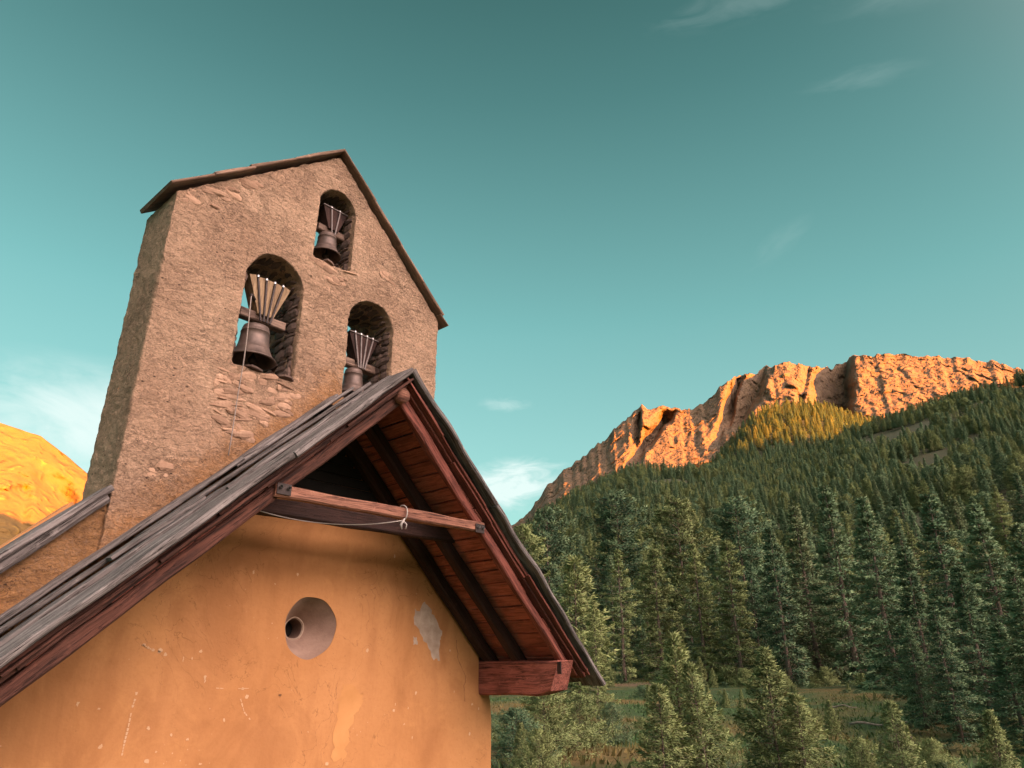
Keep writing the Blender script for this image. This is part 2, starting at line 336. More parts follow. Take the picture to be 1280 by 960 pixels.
def fbm2(x, y, sc_, oct_=5, seed=0, ridged=False):
    out = np.empty(np.shape(x)); xf, yf = np.ravel(x), np.ravel(y); of = np.empty(xf.shape)
    for i in range(len(xf)):
        v, a, f = 0, 1, 1 / sc_
        for o in range(oct_):
            q = mnoise.noise(Vector((xf[i] * f + seed * 7.1, yf[i] * f - seed * 3.3, seed + o * 1.7)))
            if ridged: q = 1 - 2 * abs(q)
            v += a * q; a *= .5; f *= 2.03
        of[i] = v
    return of.reshape(np.shape(x))
def ground_z(rel, r):
    rel = np.asarray(rel, float); r = np.asarray(r, float); rel, r = np.broadcast_arrays(rel, r)
    el = np.interp(rel, RA, REL); rr = np.interp(rel, RA, RR); zr = rr * tan(el)
    near = np.interp(r, [0, 6, 15, 25, 60, 108], [-1.6, -1.9, -2.6, -2.8, -2.2, -1.0])
    t = np.clip((r - 108) / (rr - 108), 0, 1)
    slope = -1.0 + (zr + 1.0) * t ** 1.18
    z = np.where(r < 108, near, slope)
    back = np.clip(r - rr, 0, None)
    z = np.where(r > rr, zr - np.minimum(back * .22, np.maximum(zr - 60, 0) * .8), z)
    # the wooded knoll behind the first crest
    ke = np.interp(rel, [13, 15.5, 16.6, 18, 20, 21.5, 24, 26, 28, 30, 34], [10, 13.6, 15.0, 16.3, 18.1, 18.8, 18.9, 18.1, 17.1, 16.3, 15])
    t = np.clip((r - 850) / 450, 0, 1); t = t * t * (3 - 2 * t)
    kz = np.where(r < 1300, r * tan(14.0 + (ke - 14.0) * t), 1300 * tan(ke) - (r - 1300) * .25)
    inside = (rel > 13) & (rel < 34) & (r > rr)
    z = np.where(inside, np.maximum(z, kz), z)
    return z
def grid_mesh(name, X, Y, Z, mat, kind='structure', smooth=True, wrap=False):
    nr, nc = X.shape; me = bpy.data.meshes.new(name)
    v = np.stack([X, Y, Z], -1).reshape(-1, 3)
    i, j = np.meshgrid(np.arange(nr - 1), np.arange(nc if wrap else nc - 1), indexing='ij'); j2 = (j + 1) % nc
    f = np.stack([i * nc + j, i * nc + j2, (i + 1) * nc + j2, (i + 1) * nc + j], -1).reshape(-1, 4)
    me.from_pydata(v.tolist(), [], f.tolist()); me.materials.append(mat)
    if smooth: me.polygons.foreach_set('use_smooth', [True] * len(f))
    me.update(); o = bpy.data.objects.new(name, me); C.objects.link(o); o['kind'] = kind
    return o

n = NB('meadow_and_forest_floor', .95); p = n.obj()
c = n.mix(n.ramp(n.noise(p, .09, 6, .6, .4), [(.48, 0.0), (.66, 1.0)]), (.042, .078, .026), (.15, .105, .038))
c = n.mix(n.ramp(n.noise(p, .8, 6, .65), [(.52, 0.0), (.78, .55)]), c, (.13, .09, .045))
c = n.mix(n.ramp(n.noise(p, .03, 4, .6), [(.6, 0.0), (.7, .7)]), c, (.16, .10, .07))
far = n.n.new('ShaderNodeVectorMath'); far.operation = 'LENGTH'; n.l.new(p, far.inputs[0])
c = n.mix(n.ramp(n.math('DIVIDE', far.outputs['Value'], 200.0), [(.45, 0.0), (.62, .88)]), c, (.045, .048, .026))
n.bump((n.noise(p, 3, 6, .7), .8, .15)); M['ground'] = n.color(c)

n = NB('mountain_rock_and_grass', .95); p = n.obj()
def ridged(n, v, scale, detail=10):
    t = n.n.new('ShaderNodeTexNoise'); t.noise_type = 'RIDGED_MULTIFRACTAL'; n.put(v, t.inputs['Vector']); t.inputs['Scale'].default_value = scale; t.inputs['Detail'].default_value = detail; t.inputs['Roughness'].default_value = .6; t.inputs['Distortion'].default_value = .25; t.normalize = True
    return t.outputs[0]
rg1 = ridged(n, p, .008); rg2 = ridged(n, n.mapping(p, (1, 1, .55)), .045)
z = n.sep(p)
rk = n.noise(p, .012, 8, .68, .6); fine = n.noise(n.mapping(p, (1, 1, .5)), .07, 8, .7)
c = n.mix(n.ramp(rk, [(.38, 0.0), (.62, 1.0)]), (.28, .18, .078), (.38, .24, .09))
c = n.mix(n.math('MULTIPLY', n.ramp(fine, [(.4, 1.0), (.52, 0.0)]), .75), c, (.13, .095, .08))
c = n.mix(n.math('MULTIPLY', n.ramp(n.noise(p, .005, 5, .6), [(.45, 0.0), (.6, 1.0)]), .6), c, (.33, .205, .085))
f2 = n.noise(n.mapping(p, (1, 1, .6)), .22, 7, .72)
c = n.mix(n.math('MULTIPLY', n.ramp(f2, [(.40, 1.0), (.5, 0.0)]), .5), c, (.12, .08, .05))
c = n.mix(n.math('MULTIPLY', n.ramp(rg2, [(.30, 1.0), (.48, 0.0)]), .55), c, (.11, .08, .06))
rg3 = ridged(n, n.mapping(p, (1, 1, .7)), .15)
c = n.mix(n.math('MULTIPLY', n.ramp(rg3, [(.30, 1.0), (.46, 0.0)]), .5), c, (.10, .07, .05))
n.bump((rg1, 1.0, 45), (rg2, 1.0, 18), (rg3, 1.0, 6)); M['rock'] = n.color(c)

n = NB('alpine_pasture', .95); p = n.obj()
rk = n.noise(p, .010, 8, .65, .5); fine = n.noise(p, .06, 8, .7)
c = n.mix(n.ramp(rk, [(.35, 0.0), (.62, 1.0)]), (.20, .115, .028), (.285, .17, .042))
c = n.mix(n.math('MULTIPLY', n.ramp(fine, [(.36, 1.0), (.46, 0.0)]), .6), c, (.14, .085, .04))
rg1 = ridged(n, p, .007); rg2 = ridged(n, p, .04)
c = n.mix(n.math('MULTIPLY', n.ramp(rg2, [(.28, 1.0), (.45, 0.0)]), .6), c, (.13, .075, .03))
c = n.mix(n.ramp(n.voro(p, .035), [(.10, .8), (.16, 0.0)]), c, (.05, .05, .02))
n.bump((rg1, 1.0, 40), (rg2, .9, 10)); M['pasture'] = n.color(c)

# ground: one sheet to the horizon
rels = np.concatenate([np.arange(-50, 60.01, .5), np.arange(64, 306, 4)])
rs = np.concatenate([[0.01], np.geomspace(2, 1700, 110), np.geomspace(1900, 7000, 10)])
RL, RS = np.meshgrid(rels, rs); RLs = np.where(RL > 180, RL - 360, RL)
X, Y, _ = P(RL, RS); Z = ground_z(RLs, RS)
Z = Z + np.clip(fbm2(X, Y, 22, 3, 8), -1, 1) * .55 * np.interp(RS, [12, 25, 120, 200], [0, 1, 1, 0]) + fbm2(X, Y, 60, 4, 3) * np.interp(RS, [0, 30, 150, 600], [.03, .15, 1.2, 5]) + fbm2(X, Y, 4, 3, 5) * .07 * (RS < 160)
grid_mesh('ground', X, Y, Z, M['ground'], wrap=True)

# the rock mountain on the right: heading and height on the face; spurs step back on their left side
CREST = [(-9, 5.0), (-5, 8.2), (-2, 9.8), (0, 10.9), (1.32,12.06),(2.13,13.01),(3.09,14.28),(4.05,15.11),(5.57,16.17),(6.83,17.11),(8.24,18.03),(9.32,18.96),(10.40,19.81),(11.25,20.27),(12.10,19.96),(13.13,20.14),(14.31,19.92),(15.22,19.71),(16.44,20.05),(16.82,20.52),(18.24,21.45),(19.62,22.05),(20.90,22.01),(22.25,22.51),(23.50,22.45),(24.95,21.98),(26.67,21.51),(27.45,21.86),(28.26,22.13),(30.21,21.81),(32.08,21.48),(33.83,20.93),(35.74,20.32),(37.54,19.61),(38.36,19.13),(38.76,18.87),(44, 17.6), (52, 16)]
def mountain(name, crest, mat, rel0, rel1, step, rb, rc, elb, steps, rough, seed, jag=.1):
    ca, ce = zip(*crest)
    rel = np.arange(rel0, rel1 + .001, step); u = np.concatenate([np.linspace(0, 1, 130), 1 + np.linspace(.04, 1, 14)])
    A, U = np.meshgrid(rel, u)
    Ec = np.interp(A, ca, ce) + jag * fbm2(A, A * 0, .55, 4, seed)
    Eb = np.minimum(np.interp(A, [rel0, 0, 8, 20, 40], elb), Ec - 1.2)
    Uf = np.clip(U, 0, 1)
    E = Eb + (Ec - Eb) * Uf
    r = rb + (rc - rb) * Uf ** .9
    for a0, wd, dep, lo, hi, slant in steps:              # a spur whose left flank falls away from the viewer
        aa = a0 + slant * (1 - Uf) + .10 * wd * fbm2(Uf * 100 + a0 * 37, A * 0, 22, 4, seed + 4) + .05
        q = (aa - A) / wd
        prof = np.where(q < 0, 0, np.where(q < .2, q / .2, np.clip(1 - (q - .2) / .8, 0, 1)))
        vert = np.clip((Uf - lo) / .12, 0, 1) * np.clip((hi - Uf) / .1, 0, 1)
        r = r + dep * prof * vert
    xs, ys, _ = P(A, r)
    k_ = np.clip(Uf * 4, 0.2, 1)
    ax, ay = A * 34 + U * np.interp(A, [5, 25, 30], [-120, 60, 420]), U * 560
    wp = fbm2(ax, ay, 130, 3, seed + 31); ax = ax + 75 * wp; ay = ay + 60 * fbm2(ax, ay, 110, 3, seed + 33)
    r = r + rough * fbm2(ax, ay, 150, 8, seed + 2, True) * k_ + rough * .45 * fbm2(ax * 1.1, ay * 1.1, 36, 6, seed + 9, True) * k_
    Zm = r * tan(E)
    bk = np.clip(U - 1, 0, None)
    r = r + bk * 900; Zm = Zm - bk * (Zm + 40)
    X, Y, _ = P(A, r)
    return grid_mesh(name, X, Y, Zm, mat)
SPURS = [(28.3, 3.6, 400, .25, 1.4, -1.6), (22.4, 3.6, 220, .5, 1.4, -5.5), (20.0, 1.4, 150, .6, 1.3, -4), (25.2, .8, 70, .5, 1.3, -3), (11.35, 1.0, 120, .6, .97, -1.6), (14.6, 2.0, 190, .45, .98, -7.0),
         (33.9, .5, 12, .45, .92, 8), (30.6, .35, 9, .5, .9, 5), (31.9, .25, 6, .6, .95, 6), (36.2, .6, 12, .4, .85, 9), (8.2, 5.0, 200, -.2, .33, -3)]
mountain('mountain', CREST, M['rock'], -9, 52, .13, 1250, 2050, [4, 8, 11.5, 13, 14], SPURS, 20, 11, .28)
HILL = [(-75, 9), (-60, 13), (-46, 15.8), (-42, 16.0), (-37.9, 15.45), (-35.4, 15.0), (-33.6, 13.95), (-32.2, 13.0), (-28, 10.6), (-22, 8.0), (-15, 6.0), (-8, 4.2), (0, 3)]
ca, ce = zip(*HILL)
mountain('hill', HILL, M['pasture'], -75, -2, .3, 1000, 1750, [3, 2, 2, 2, 2], [(-33, 4, 90, .2, .9, 5), (-36, 1.5, 40, .1, .8, 3), (-30, 3, 60, .1, .8, 4)], 18, 23, .03)
# the valley's sunset-side ridge behind the viewer, whose shadow covers the village
tt = np.arange(-3200, 4200, 45.0); ss = np.concatenate([np.linspace(1300, 2400, 12), np.linspace(2450, 2600, 7), np.linspace(2700, 3900, 12)])
T, S = np.meshgrid(tt, ss)
ra, ga = math.sin(R(SUN_REL)), math.cos(R(SUN_REL))
# where the edge of the shade lies on the far slopes: heading, elevation, distance
edge = []
for rel, el, r in [(-36.2, 12.3, 1300), (-32.5, 11.2, 1300), (-15, 10.5, 1300), (3.1, 14.0, 1330), (18, 14.0, 1100), (22, 14.3, 1100), (27, 14.6, 1150), (32, 18.0, 1300), (38, 18.4, 1400)]:
    rr, gg, z = r * math.sin(R(rel)), r * math.cos(R(rel)), r * math.tan(R(el))
    edge.append((-rr * ga + gg * ra, z - (rr * ra + gg * ga) * tan(SUN_EL)))
edge.sort()
H0 = np.interp(T, [e[0] for e in edge], [e[1] for e in edge]) + 2500 * tan(SUN_EL)
H0 = H0 + fbm2(T, T * 0, 90, 4, 41) * 9
prof = np.where(S < 2500, 1 - (2500 - S) / 1150, 1 - (S - 2500) / 1300)
Zr = H0 * np.clip(prof, -.05, 1) + fbm2(T, S, 300, 4, 37) * 25 * np.clip(1 - prof, 0, 1)
Rr, Gg = S * ra + T * -ga, S * ga + T * ra
X = math.sin(AZF) * Rr + math.cos(AZF) * Gg; Y = -math.cos(AZF) * Rr + math.sin(AZF) * Gg
grid_mesh('hills', X, Y, Zr, M['pasture'])
# ------------------------------------------------------------------ trees
def mat_foliage(name, a, b, tipc):
    n = NB(name, .75); g = n.attr('gc'); tip = n.sep(g)[0]; var = n.sep(g)[1]
    rn = n.orand(); c = n.mix(rn, a, b)
    r2 = n.math('FRACT', n.math('MULTIPLY', rn, 17.3)); c = n.mix(n.ramp(r2, [(.72, 0.0), (.9, .55)]), c, (.22, .22, .10))
    r3 = n.math('FRACT', n.math('MULTIPLY', rn, 41.9)); c = n.mix(n.ramp(r3, [(.05, .6), (.4, 0.0)]), c, tuple(x * .45 for x in a))
    c = n.mix(n.math('MULTIPLY', n.ramp(n.noise(n.obj(), .9, 3), [(.4, 0.0), (.65, 1.0)]), .5), c, tuple(x * .55 for x in a))
    c = n.mix(n.ramp(n.sep(g)[2], [(.1, .5), (.42, 0.0)]), c, tuple(x * .42 for x in a))
    c = n.mix(n.math('MULTIPLY', tip, .75), c, tipc)
    c = n.mix(n.math('MULTIPLY', n.ramp(var, [(.82, 0.0), (.9, 1.0)]), .6), c, (.13, .085, .035))
    n.b.inputs['Specular IOR Level'].default_value = .15
    tr = n.n.new('ShaderNodeBsdfTranslucent'); n.put(c, tr.inputs[0]); ms = n.n.new('ShaderNodeMixShader'); ms.inputs[0].default_value = .14
    n.l.new(n.b.outputs[0], ms.inputs[1]); n.l.new(tr.outputs[0], ms.inputs[2]); n.l.new(ms.outputs[0], n.n['Material Output'].inputs[0])
    return n.color(c)
M['spruce'] = mat_foliage('conifer_needles', (.095, .19, .11), (.18, .285, .155), (.29, .40, .19))
M['larch'] = mat_foliage('larch_needles', (.20, .265, .11), (.31, .365, .145), (.40, .48, .19))
M['deadwood'] = mat_simple('bleached_deadwood', (.17, .13, .10), (.32, .26, .21), 6, .9, .6, .02)
M['bark'] = mat_simple('conifer_bark', (.10, .072, .055), (.24, .185, .15), 8, .95, .8, .03)

def conifer(name, seed, H, Rc, n_br, n_sp, shape, droop, curl, sl, sw, t0, mat, lean=.15, clump=.3, tipk=1.0):
    """crown of needle sprays along real branches, and a tapered trunk carrying those branches"""
    r = np.random.default_rng(seed); V, G, NR = [], [], []
    tb = MB()
    npt = 7; trunk_pts = [(.02 * H * lean * math.sin(k * 1.3 + seed), .02 * H * lean * math.cos(k * 1.7 + seed), H * k / npt) for k in range(npt + 1)]
    rt = max(.02, H * .0135)
    tb.tube(trunk_pts, rt, 8, rads=[rt * (1.25 if k == 0 else 1) * (1 - k / (npt + .35)) for k in range(npt + 1)])
    for b in range(n_br):
        t = t0 + (1 - t0) * (b + r.random()) / n_br
        if H > 10: nw = 24; t = t0 + (1 - t0) * (math.floor((t - t0) / (1 - t0) * nw) + r.normal(.5, .16)) / nw
        t = min(t, .985)
        ln = Rc * shape(t) * r.uniform(.70, 1.15) * (1 + clump * math.sin(seed + 9 * t + 3 * r.random()))
        ang = b * 2.39996 + r.normal(0, .35); d = np.array([math.cos(ang), math.sin(ang), 0]); sd = np.array([-d[1], d[0], 0])
        base = np.array([0, 0, H * t]); dr = droop * (1.15 - t) + r.normal(0, .10); up = curl * r.uniform(.5, 1.4)
        def path(s): return base + d * (ln * s) + np.array([0, 0, ln * (-dr * s + up * s * s)])
        if ln > .3: tb.tube([path(0), path(.5), path(.92)], 0, 3, rads=[rt * .16 + .006, rt * .11 + .004, .003])
        m = max(6, int(n_sp * (.35 + .65 * ln / Rc)))
        s = np.sqrt(r.uniform(.02, 1, m)); 
        pts = base + d * (ln * s)[:, None]; pts[:, 2] += ln * (-dr * s + up * s * s)
        lat = r.normal(0, 1, m) * (.16 * ln * (1.15 - s) + .03 * Rc)
        pts = pts + sd * lat[:, None]; pts[:, 2] += r.normal(0, .035 * Rc, m) - np.abs(lat) * .25
        dirs = d * r.uniform(.2, 1.0, m)[:, None] + sd * (np.sign(lat) * r.uniform(.1, .9, m))[:, None]
        dirs[:, 2] += r.normal(.05 + (t - .5) * .5, .42, m)
        dirs /= np.linalg.norm(dirs, axis=1)[:, None]
        side = np.cross(dirs, r.normal(0, 1, (m, 3))); side /= np.linalg.norm(side, axis=1)[:, None]
        L_ = sl * r.uniform(.6, 1.35, m)[:, None]; W = sw * r.uniform(.6, 1.3, m)[:, None]
        tri = np.stack([pts - side * W * .5, pts + dirs * L_ * .45 + side * W * .62, pts + dirs * L_, pts + dirs * L_ * .4 - side * W * .55], 1)
        nr = d * .75 + sd * (lat / (.25 * ln + .1))[:, None].clip(-1, 1) * .5; nr[:, 2] += .55; nr = nr + r.normal(0, .38, (m, 3)); nr /= np.linalg.norm(nr, axis=1)[:, None]
        gn = np.cross(tri[:, 1] - tri[:, 0], tri[:, 3] - tri[:, 0]); bad = (gn * nr).sum(1) < 0; tri[bad] = tri[bad][:, [0, 3, 2, 1]]
        NR.append(np.repeat(nr, 4, 0))
        V.append(tri); tipv = np.clip((s - .55) / .45, 0, 1) * tipk * r.uniform(.2, 1, m); va = r.random(m)
        G.append(np.repeat(np.stack([tipv, va, np.full(m, r.random())], 1), 4, 0))
    m = 40                                                      # leading shoot
    z = H * r.uniform(.95, 1.0, m); pts = np.stack([r.normal(0, .006 * H, m), r.normal(0, .006 * H, m), z], 1)
    dirs = np.stack([r.normal(0, .5, m), r.normal(0, .5, m), r.uniform(.3, 1.2, m)], 1); dirs /= np.linalg.norm(dirs, axis=1)[:, None]
    side = np.cross(dirs, r.normal(0, 1, (m, 3))); side /= np.linalg.norm(side, axis=1)[:, None]; L_ = sl * .9; W = sw
    V.append(np.stack([pts - side * W * .5, pts + dirs * L_ * .45 + side * W * .6, pts + dirs * L_, pts + dirs * L_ * .4 - side * W * .5], 1)); G.append(np.tile([.7, .3, .6], (m * 4, 1))); NR.append(np.tile([0, 0, 1.0], (m * 4, 1)) + np.repeat(dirs, 4, 0) * .6)
    v = np.concatenate(V).reshape(-1, 3); g = np.concatenate(G)
    me = bpy.data.meshes.new('crown'); nv = len(v); nf = nv // 4
    me.vertices.add(nv); me.vertices.foreach_set('co', v.astype('f').ravel()); me.loops.add(nv); me.loops.foreach_set('vertex_index', np.arange(nv, dtype='i'))
    me.polygons.add(nf); me.polygons.foreach_set('loop_start', np.arange(0, nv, 4, dtype='i'))
    a = me.attributes.new('gc', 'FLOAT_VECTOR', 'POINT'); a.data.foreach_set('vector', g.astype('f').ravel())
    me.materials.append(mat); me.update(calc_edges=True)
    nv_ = np.concatenate(NR); nv_ /= np.linalg.norm(nv_, axis=1)[:, None]; me.polygons.foreach_set('use_smooth', [True] * nf); me.normals_split_custom_set_from_vertices(nv_.tolist())
    o = tb.build('trunk', M['bark'], None, True); tm = o.data; bpy.data.objects.remove(o)
    return me, tm
cone = lambda t: (1 - t) ** .8 * (.25 + .75 * min(1, (t + .02) / .12)) + .03
spire = lambda t: (1 - t) ** .62 * (.6 + .4 * min(1, t / .25)) * .95 + .03
dome = lambda t: max(.08, math.sin(math.pi * min(1, (t * .80 + .16))) ** .75)
bush = lambda t: max(.10, (1 - t * t) ** .7)
PROTO = {
 'spruce': [conifer('s', 1, 20, 3.3, 150, 152, cone, .55, .30, 0.36, 0.104, .03, M['spruce']), conifer('s', 2, 20, 2.7, 150, 137, spire, .60, .28, 0.34, 0.099, .02, M['spruce']), conifer('s', 3, 20, 3.8, 140, 162, cone, .45, .25, 0.38, 0.109, .04, M['spruce'], clump=.45)],
 'pine': [conifer('p', 4, 17, 4.0, 105, 205, dome, -.05, .20, 0.36, 0.114, .12, M['spruce'], clump=.5), conifer('p', 5, 17, 3.5, 100, 205, dome, .05, .25, 0.34, 0.114, .10, M['larch'], clump=.5)],
 'larch': [conifer('l', 6, 18, 3.0, 135, 147, spire, .30, .22, 0.34, 0.088, .05, M['larch'], clump=.4), conifer('l', 7, 18, 2.6, 110, 127, spire, .25, .2, 0.34, 0.083, .08, M['larch'], clump=.55)],
 'sapling': [conifer('a', 8, 4, 1.15, 120, 101, cone, .10, .42, 0.161, 0.033, .03, M['larch'], clump=.15), conifer('a', 9, 4, 1.0, 105, 92, spire, .05, .40, 0.161, 0.031, .03, M['larch'], clump=.2)],
 'bush': [conifer('b', 10, 3, 1.9, 110, 161, bush, .1, .3, 0.149, 0.030, .02, M['larch'], clump=.4), conifer('b', 11, 3, 1.7, 100, 151, bush, .15, .35, 0.149, 0.030, .02, M['spruce'], clump=.4)],
}
PH = {'spruce': 20, 'pine': 17, 'larch': 18, 'sapling': 4, 'bush': 3}
def plant(kind, var, rel, r, h, wide, label, group, name, rot=None, lean=(0, 0), rng=random):
    cm_, tm_ = PROTO[kind][var % len(PROTO[kind])]
    x, y, _ = P(rel, r); gz = float(ground_z(rel, r)) - .15
    t = empty(name, (float(x), float(y), gz)); k = h / PH[kind]
    t.scale = (k * wide, k * wide, k); t.rotation_euler = (lean[0], lean[1], rng.uniform(0, 6.28) if rot is None else rot)
    tag(t, label, 'tree', group)
    for nm, me in (('trunk', tm_), ('crown', cm_)):
        o = bpy.data.objects.new(nm, me); C.objects.link(o); o.parent = t
    return t
rng = random.Random(5)
occupied = []
def feature(kind, var, rel, top_el, r, wide, label, name='conifer', lean=(0, 0), group=None):
    h = r * math.tan(R(top_el)) - float(ground_z(rel, r)) + .15
    occupied.append((rel, r)); return plant(kind, var, rel, r, h, wide, label, group, name, lean=lean, rng=rng)
SAP = 'young trees in the meadow'
feature('sapling', 0, 12.3, 2.6, 22, 1.05, 'pale green young larch with a spiky top, tallest sapling in the meadow', 'young_larch', group=SAP)
feature('sapling', 1, 14.0, 0.6, 21, 1.0, 'slim sapling leaning against the right side of the tallest sapling', 'young_larch', (0, -.10), SAP)
feature('sapling', 1, 10.9, -.9, 20, 1.3, 'low young larch at the left foot of the tallest sapling', 'young_larch', group=SAP)
feature('sapling', 0, 18.7, 1.55, 24, 1.25, 'broad bright green sapling standing alone in the middle of the meadow', 'young_larch', group=SAP)
feature('sapling', 1, 20.4, -1.5, 23, 1.5, 'low young tree at the right foot of the lone bright sapling', 'young_larch', group=SAP)
feature('sapling', 1, 26.3, -1.9, 20, 1.05, 'small dark pointed sapling right of the lone bright sapling', 'young_larch', group=SAP)
feature('sapling', 0, 31.8, -2.3, 20, 1.0, 'small pointed sapling closest to the right edge of the meadow', 'young_larch', group=SAP)
feature('bush', 0, 24.0, -4.2, 21, .9, 'small round larch bush between the two small pointed saplings', 'larch_bush', group=SAP)
BU = 'bushy larches under the eave'
feature('bush', 0, 2.4, -1.5, 27, 1.15, 'bushy green larch under the broken beam end of the porch roof', 'larch_bush', group=BU)
feature('bush', 1, 0.3, -2.6, 24, 1.0, 'dark leafy bush against the right edge of the ochre wall', 'larch_bush', group=BU)
feature('bush', 0, 5.0, -1.6, 30, 1.0, 'bushy larch below the pointed tip of the roof eave', 'larch_bush', group=BU)
feature('bush', 1, 7.4, -2.2, 33, .9, 'dark bush right of the roof eave tip beside the dry grass', 'larch_bush', group=BU)
feature('bush', 0, 2.0, -4.0, 20, .8, 'small pale bush at the foot of the ochre wall corner', 'larch_bush', group=BU)
FR = 'tall conifers along the meadow edge'
for k_, v_, rel, el, r, wd, lb in [
    ('larch', 0, 6.4, 5.2, 46, 1.05, 'slender pale larch just right of the porch roof eave tip'),
    ('larch', 1, 8.5, 9.0, 92, 1.15, 'tall thin crowned larch with a pale bare trunk right of the eave'),
    ('sapling', 1, 5.0, 8.4, 70, 1.2, 'small round topped young conifer in front of the dark pines left of the bare larch'),
    ('pine', 0, 2.9, 12.1, 125, 1.0, 'broad pine rising highest beside the right slope of the porch roof'),
    ('pine', 1, 0.9, 11.0, 118, .95, 'leftmost rounded pine of the forest, touching the roof edge against the sky'),
    ('pine', 0, 8.6, 13.4, 150, 1.1, 'large dense pine with a round crown and a reddish top'),
    ('larch', 0, 11.3, 9.0, 98, 1.2, 'pale green larch in front of the round crowned pine'),
    ('pine', 1, 13.4, 12.6, 135, 1.15, 'yellow green wide pine behind the pale green larch'),
    ('larch', 1, 14.4, 9.2, 100, 1.25, 'slim larch standing between the pale larch and the tall dark spruces'),
    ('larch', 0, 16.9, 9.4, 96, 1.3, 'broad larch above the tallest meadow sapling'),
    ('pine', 0, 17.9, 12.4, 140, 1.1, 'dense tall pine behind the broad larch above the meadow'),
    ('spruce', 0, 20.2, 10.2, 90, 1.2, 'wide spruce directly behind the lone bright sapling'),
    ('spruce', 2, 22.2, 11.6, 105, 1.2, 'tall dark spruce right of the wide spruce behind the lone sapling'),
    ('spruce', 1, 24.6, 12.9, 96, 1.3, 'pointed spruce with yellowish top left of the darkest gap in the forest'),
    ('spruce', 0, 27.0, 11.8, 72, 1.25, 'big dark spruce with drooping branches over the right of the meadow'),
    ('spruce', 2, 29.0, 8.2, 48, 1.3, 'dark near spruce rising in front of the big spruces on the right'),
    ('spruce', 1, 31.2, 11.6, 60, 1.35, 'tall narrow spruce leaning over the dark right side'),
    ('spruce', 0, 33.8, 10.6, 52, 1.3, 'large spruce close to the right edge of the view'),
    ('spruce', 2, 36.0, 9.0, 44, 1.3, 'nearest dark spruce cut off by the right edge'),
    ('spruce', 1, 30.0, 4.2, 38, 1.35, 'short dark spruce at the foot of the tall right hand spruces'),
    ('spruce', 0, 28.2, 3.2, 44, 1.3, 'dark young spruce standing alone at the right end of the meadow'),
    ('spruce', 1, 35.0, 6.2, 33, 1.5, 'dark spruce filling the lower right corner'),
    ('spruce', 2, 32.0, 6.6, 42, 1.4, 'wide dark spruce behind the low spreading one'),
    ('spruce', 2, 33.4, 3.0, 34, 1.5, 'low spreading spruce with yellowish tips near the right corner'),
]: feature(k_, v_, rel, el, r, wd, lb, 'larch' if k_ in ('larch', 'sapling') else k_, group=FR)
# the nearer forest, tree by tree
WOOD = 'conifers of the wooded slope'
LB = {'spruce': 'dark green spruce among the many alike on the wooded slope', 'pine': 'round crowned pine among the many alike on the wooded slope', 'larch': 'pale green larch among the many alike on the wooded slope'}
cnt, tries = 0, 0
while cnt < 255 and tries < 20000:
    tries += 1
    rel = rng.uniform(-4.5, 43); r = 98 + 140 * rng.random() ** .8
    if rel > 27: r = 58 + 175 * rng.random() ** .8
    x, y, _ = P(rel, r)
    if any((r * math.sin(R(rel)) - b * math.sin(R(a))) ** 2 + (r * math.cos(R(rel)) - b * math.cos(R(a))) ** 2 < (4.6 if b < 130 else 5.6) ** 2 for a, b in occupied): continue
    if 17.5 < rel < 20.5 and 125 < r < 160: continue         # the small clearing with pale rocks
    k_ = rng.choices(['spruce', 'pine', 'larch'], [5, 2.4, 3.2] if rel < 22 else [6, 1.2, 1.6])[0]
    h = rng.choice([rng.uniform(6, 12), rng.uniform(10, 16), rng.uniform(14, 20)]) * (1 if r > 110 else .8); h *= {'spruce': 1.0, 'pine': .82, 'larch': .95}[k_]
    occupied.append((rel, r)); cnt += 1
    plant(k_, rng.randrange(3), rel, r, h, rng.uniform(.95, 1.35), LB[k_], WOOD, k_, rng=rng)
# the far forest that reads as one mass: one object, instanced crowns
crowns = {}
for o in C.objects:
    if o.name.startswith('crown') and o.data not in crowns.values(): crowns[o.data.name] = o.data
src = {}
for o in C.objects:
    if o.name.startswith('crown') and o.data.name not in src: src[o.data.name] = o
names = [PROTO['spruce'][0][0].name, PROTO['spruce'][1][0].name, PROTO['spruce'][2][0].name, PROTO['larch'][0][0].name, PROTO['pine'][0][0].name, PROTO['larch'][1][0].name, PROTO['pine'][1][0].name]
names = [n_ for n_ in names if n_ in src]
r_ = np.random.default_rng(12); pts, rots, scl, pick = [], [], [], []
def scatter(n_, rel0, rel1, r0, r1, dens=None, hs=(9, 19), small=1.0, only=None):
    rel = r_.uniform(rel0, rel1, n_); r = np.sqrt(r_.uniform(r0 ** 2, r1 ** 2, n_))
    keep = np.ones(n_, bool) if dens is None else r_.random(n_) < dens(rel, r)
    rel, r = rel[keep], r[keep]; x, y, _ = P(rel, r); z = ground_z(rel, r) - .4
    for a in zip(x, y, z):
        k = r_.integers(0, len(names)) if only is None else only[r_.integers(0, len(only))]; h = r_.uniform(*hs) * small
        pts.append(a); rots.append((0, 0, r_.uniform(0, 6.28))); scl.append((h / 18 * r_.uniform(.95, 1.35), h / 18 * r_.uniform(.95, 1.35), h / 18)); pick.append(int(k))
within = lambda rel, r: (r < np.interp(rel, RA, RR) + 60) & ~((np.abs(rel - 31.5) < 4.5) & (np.abs(r - 705 + (rel - 31.5) * 9) < 34) & (r_.random(len(rel)) < .93)) & np.array([mnoise.noise(Vector((q * math.sin(R(p_)) * .011, q * math.cos(R(p_)) * .011, 9))) > -.24 for p_, q in zip(rel, r)])
scatter(15500, -6, 47, 225, 900, within, (5, 16))
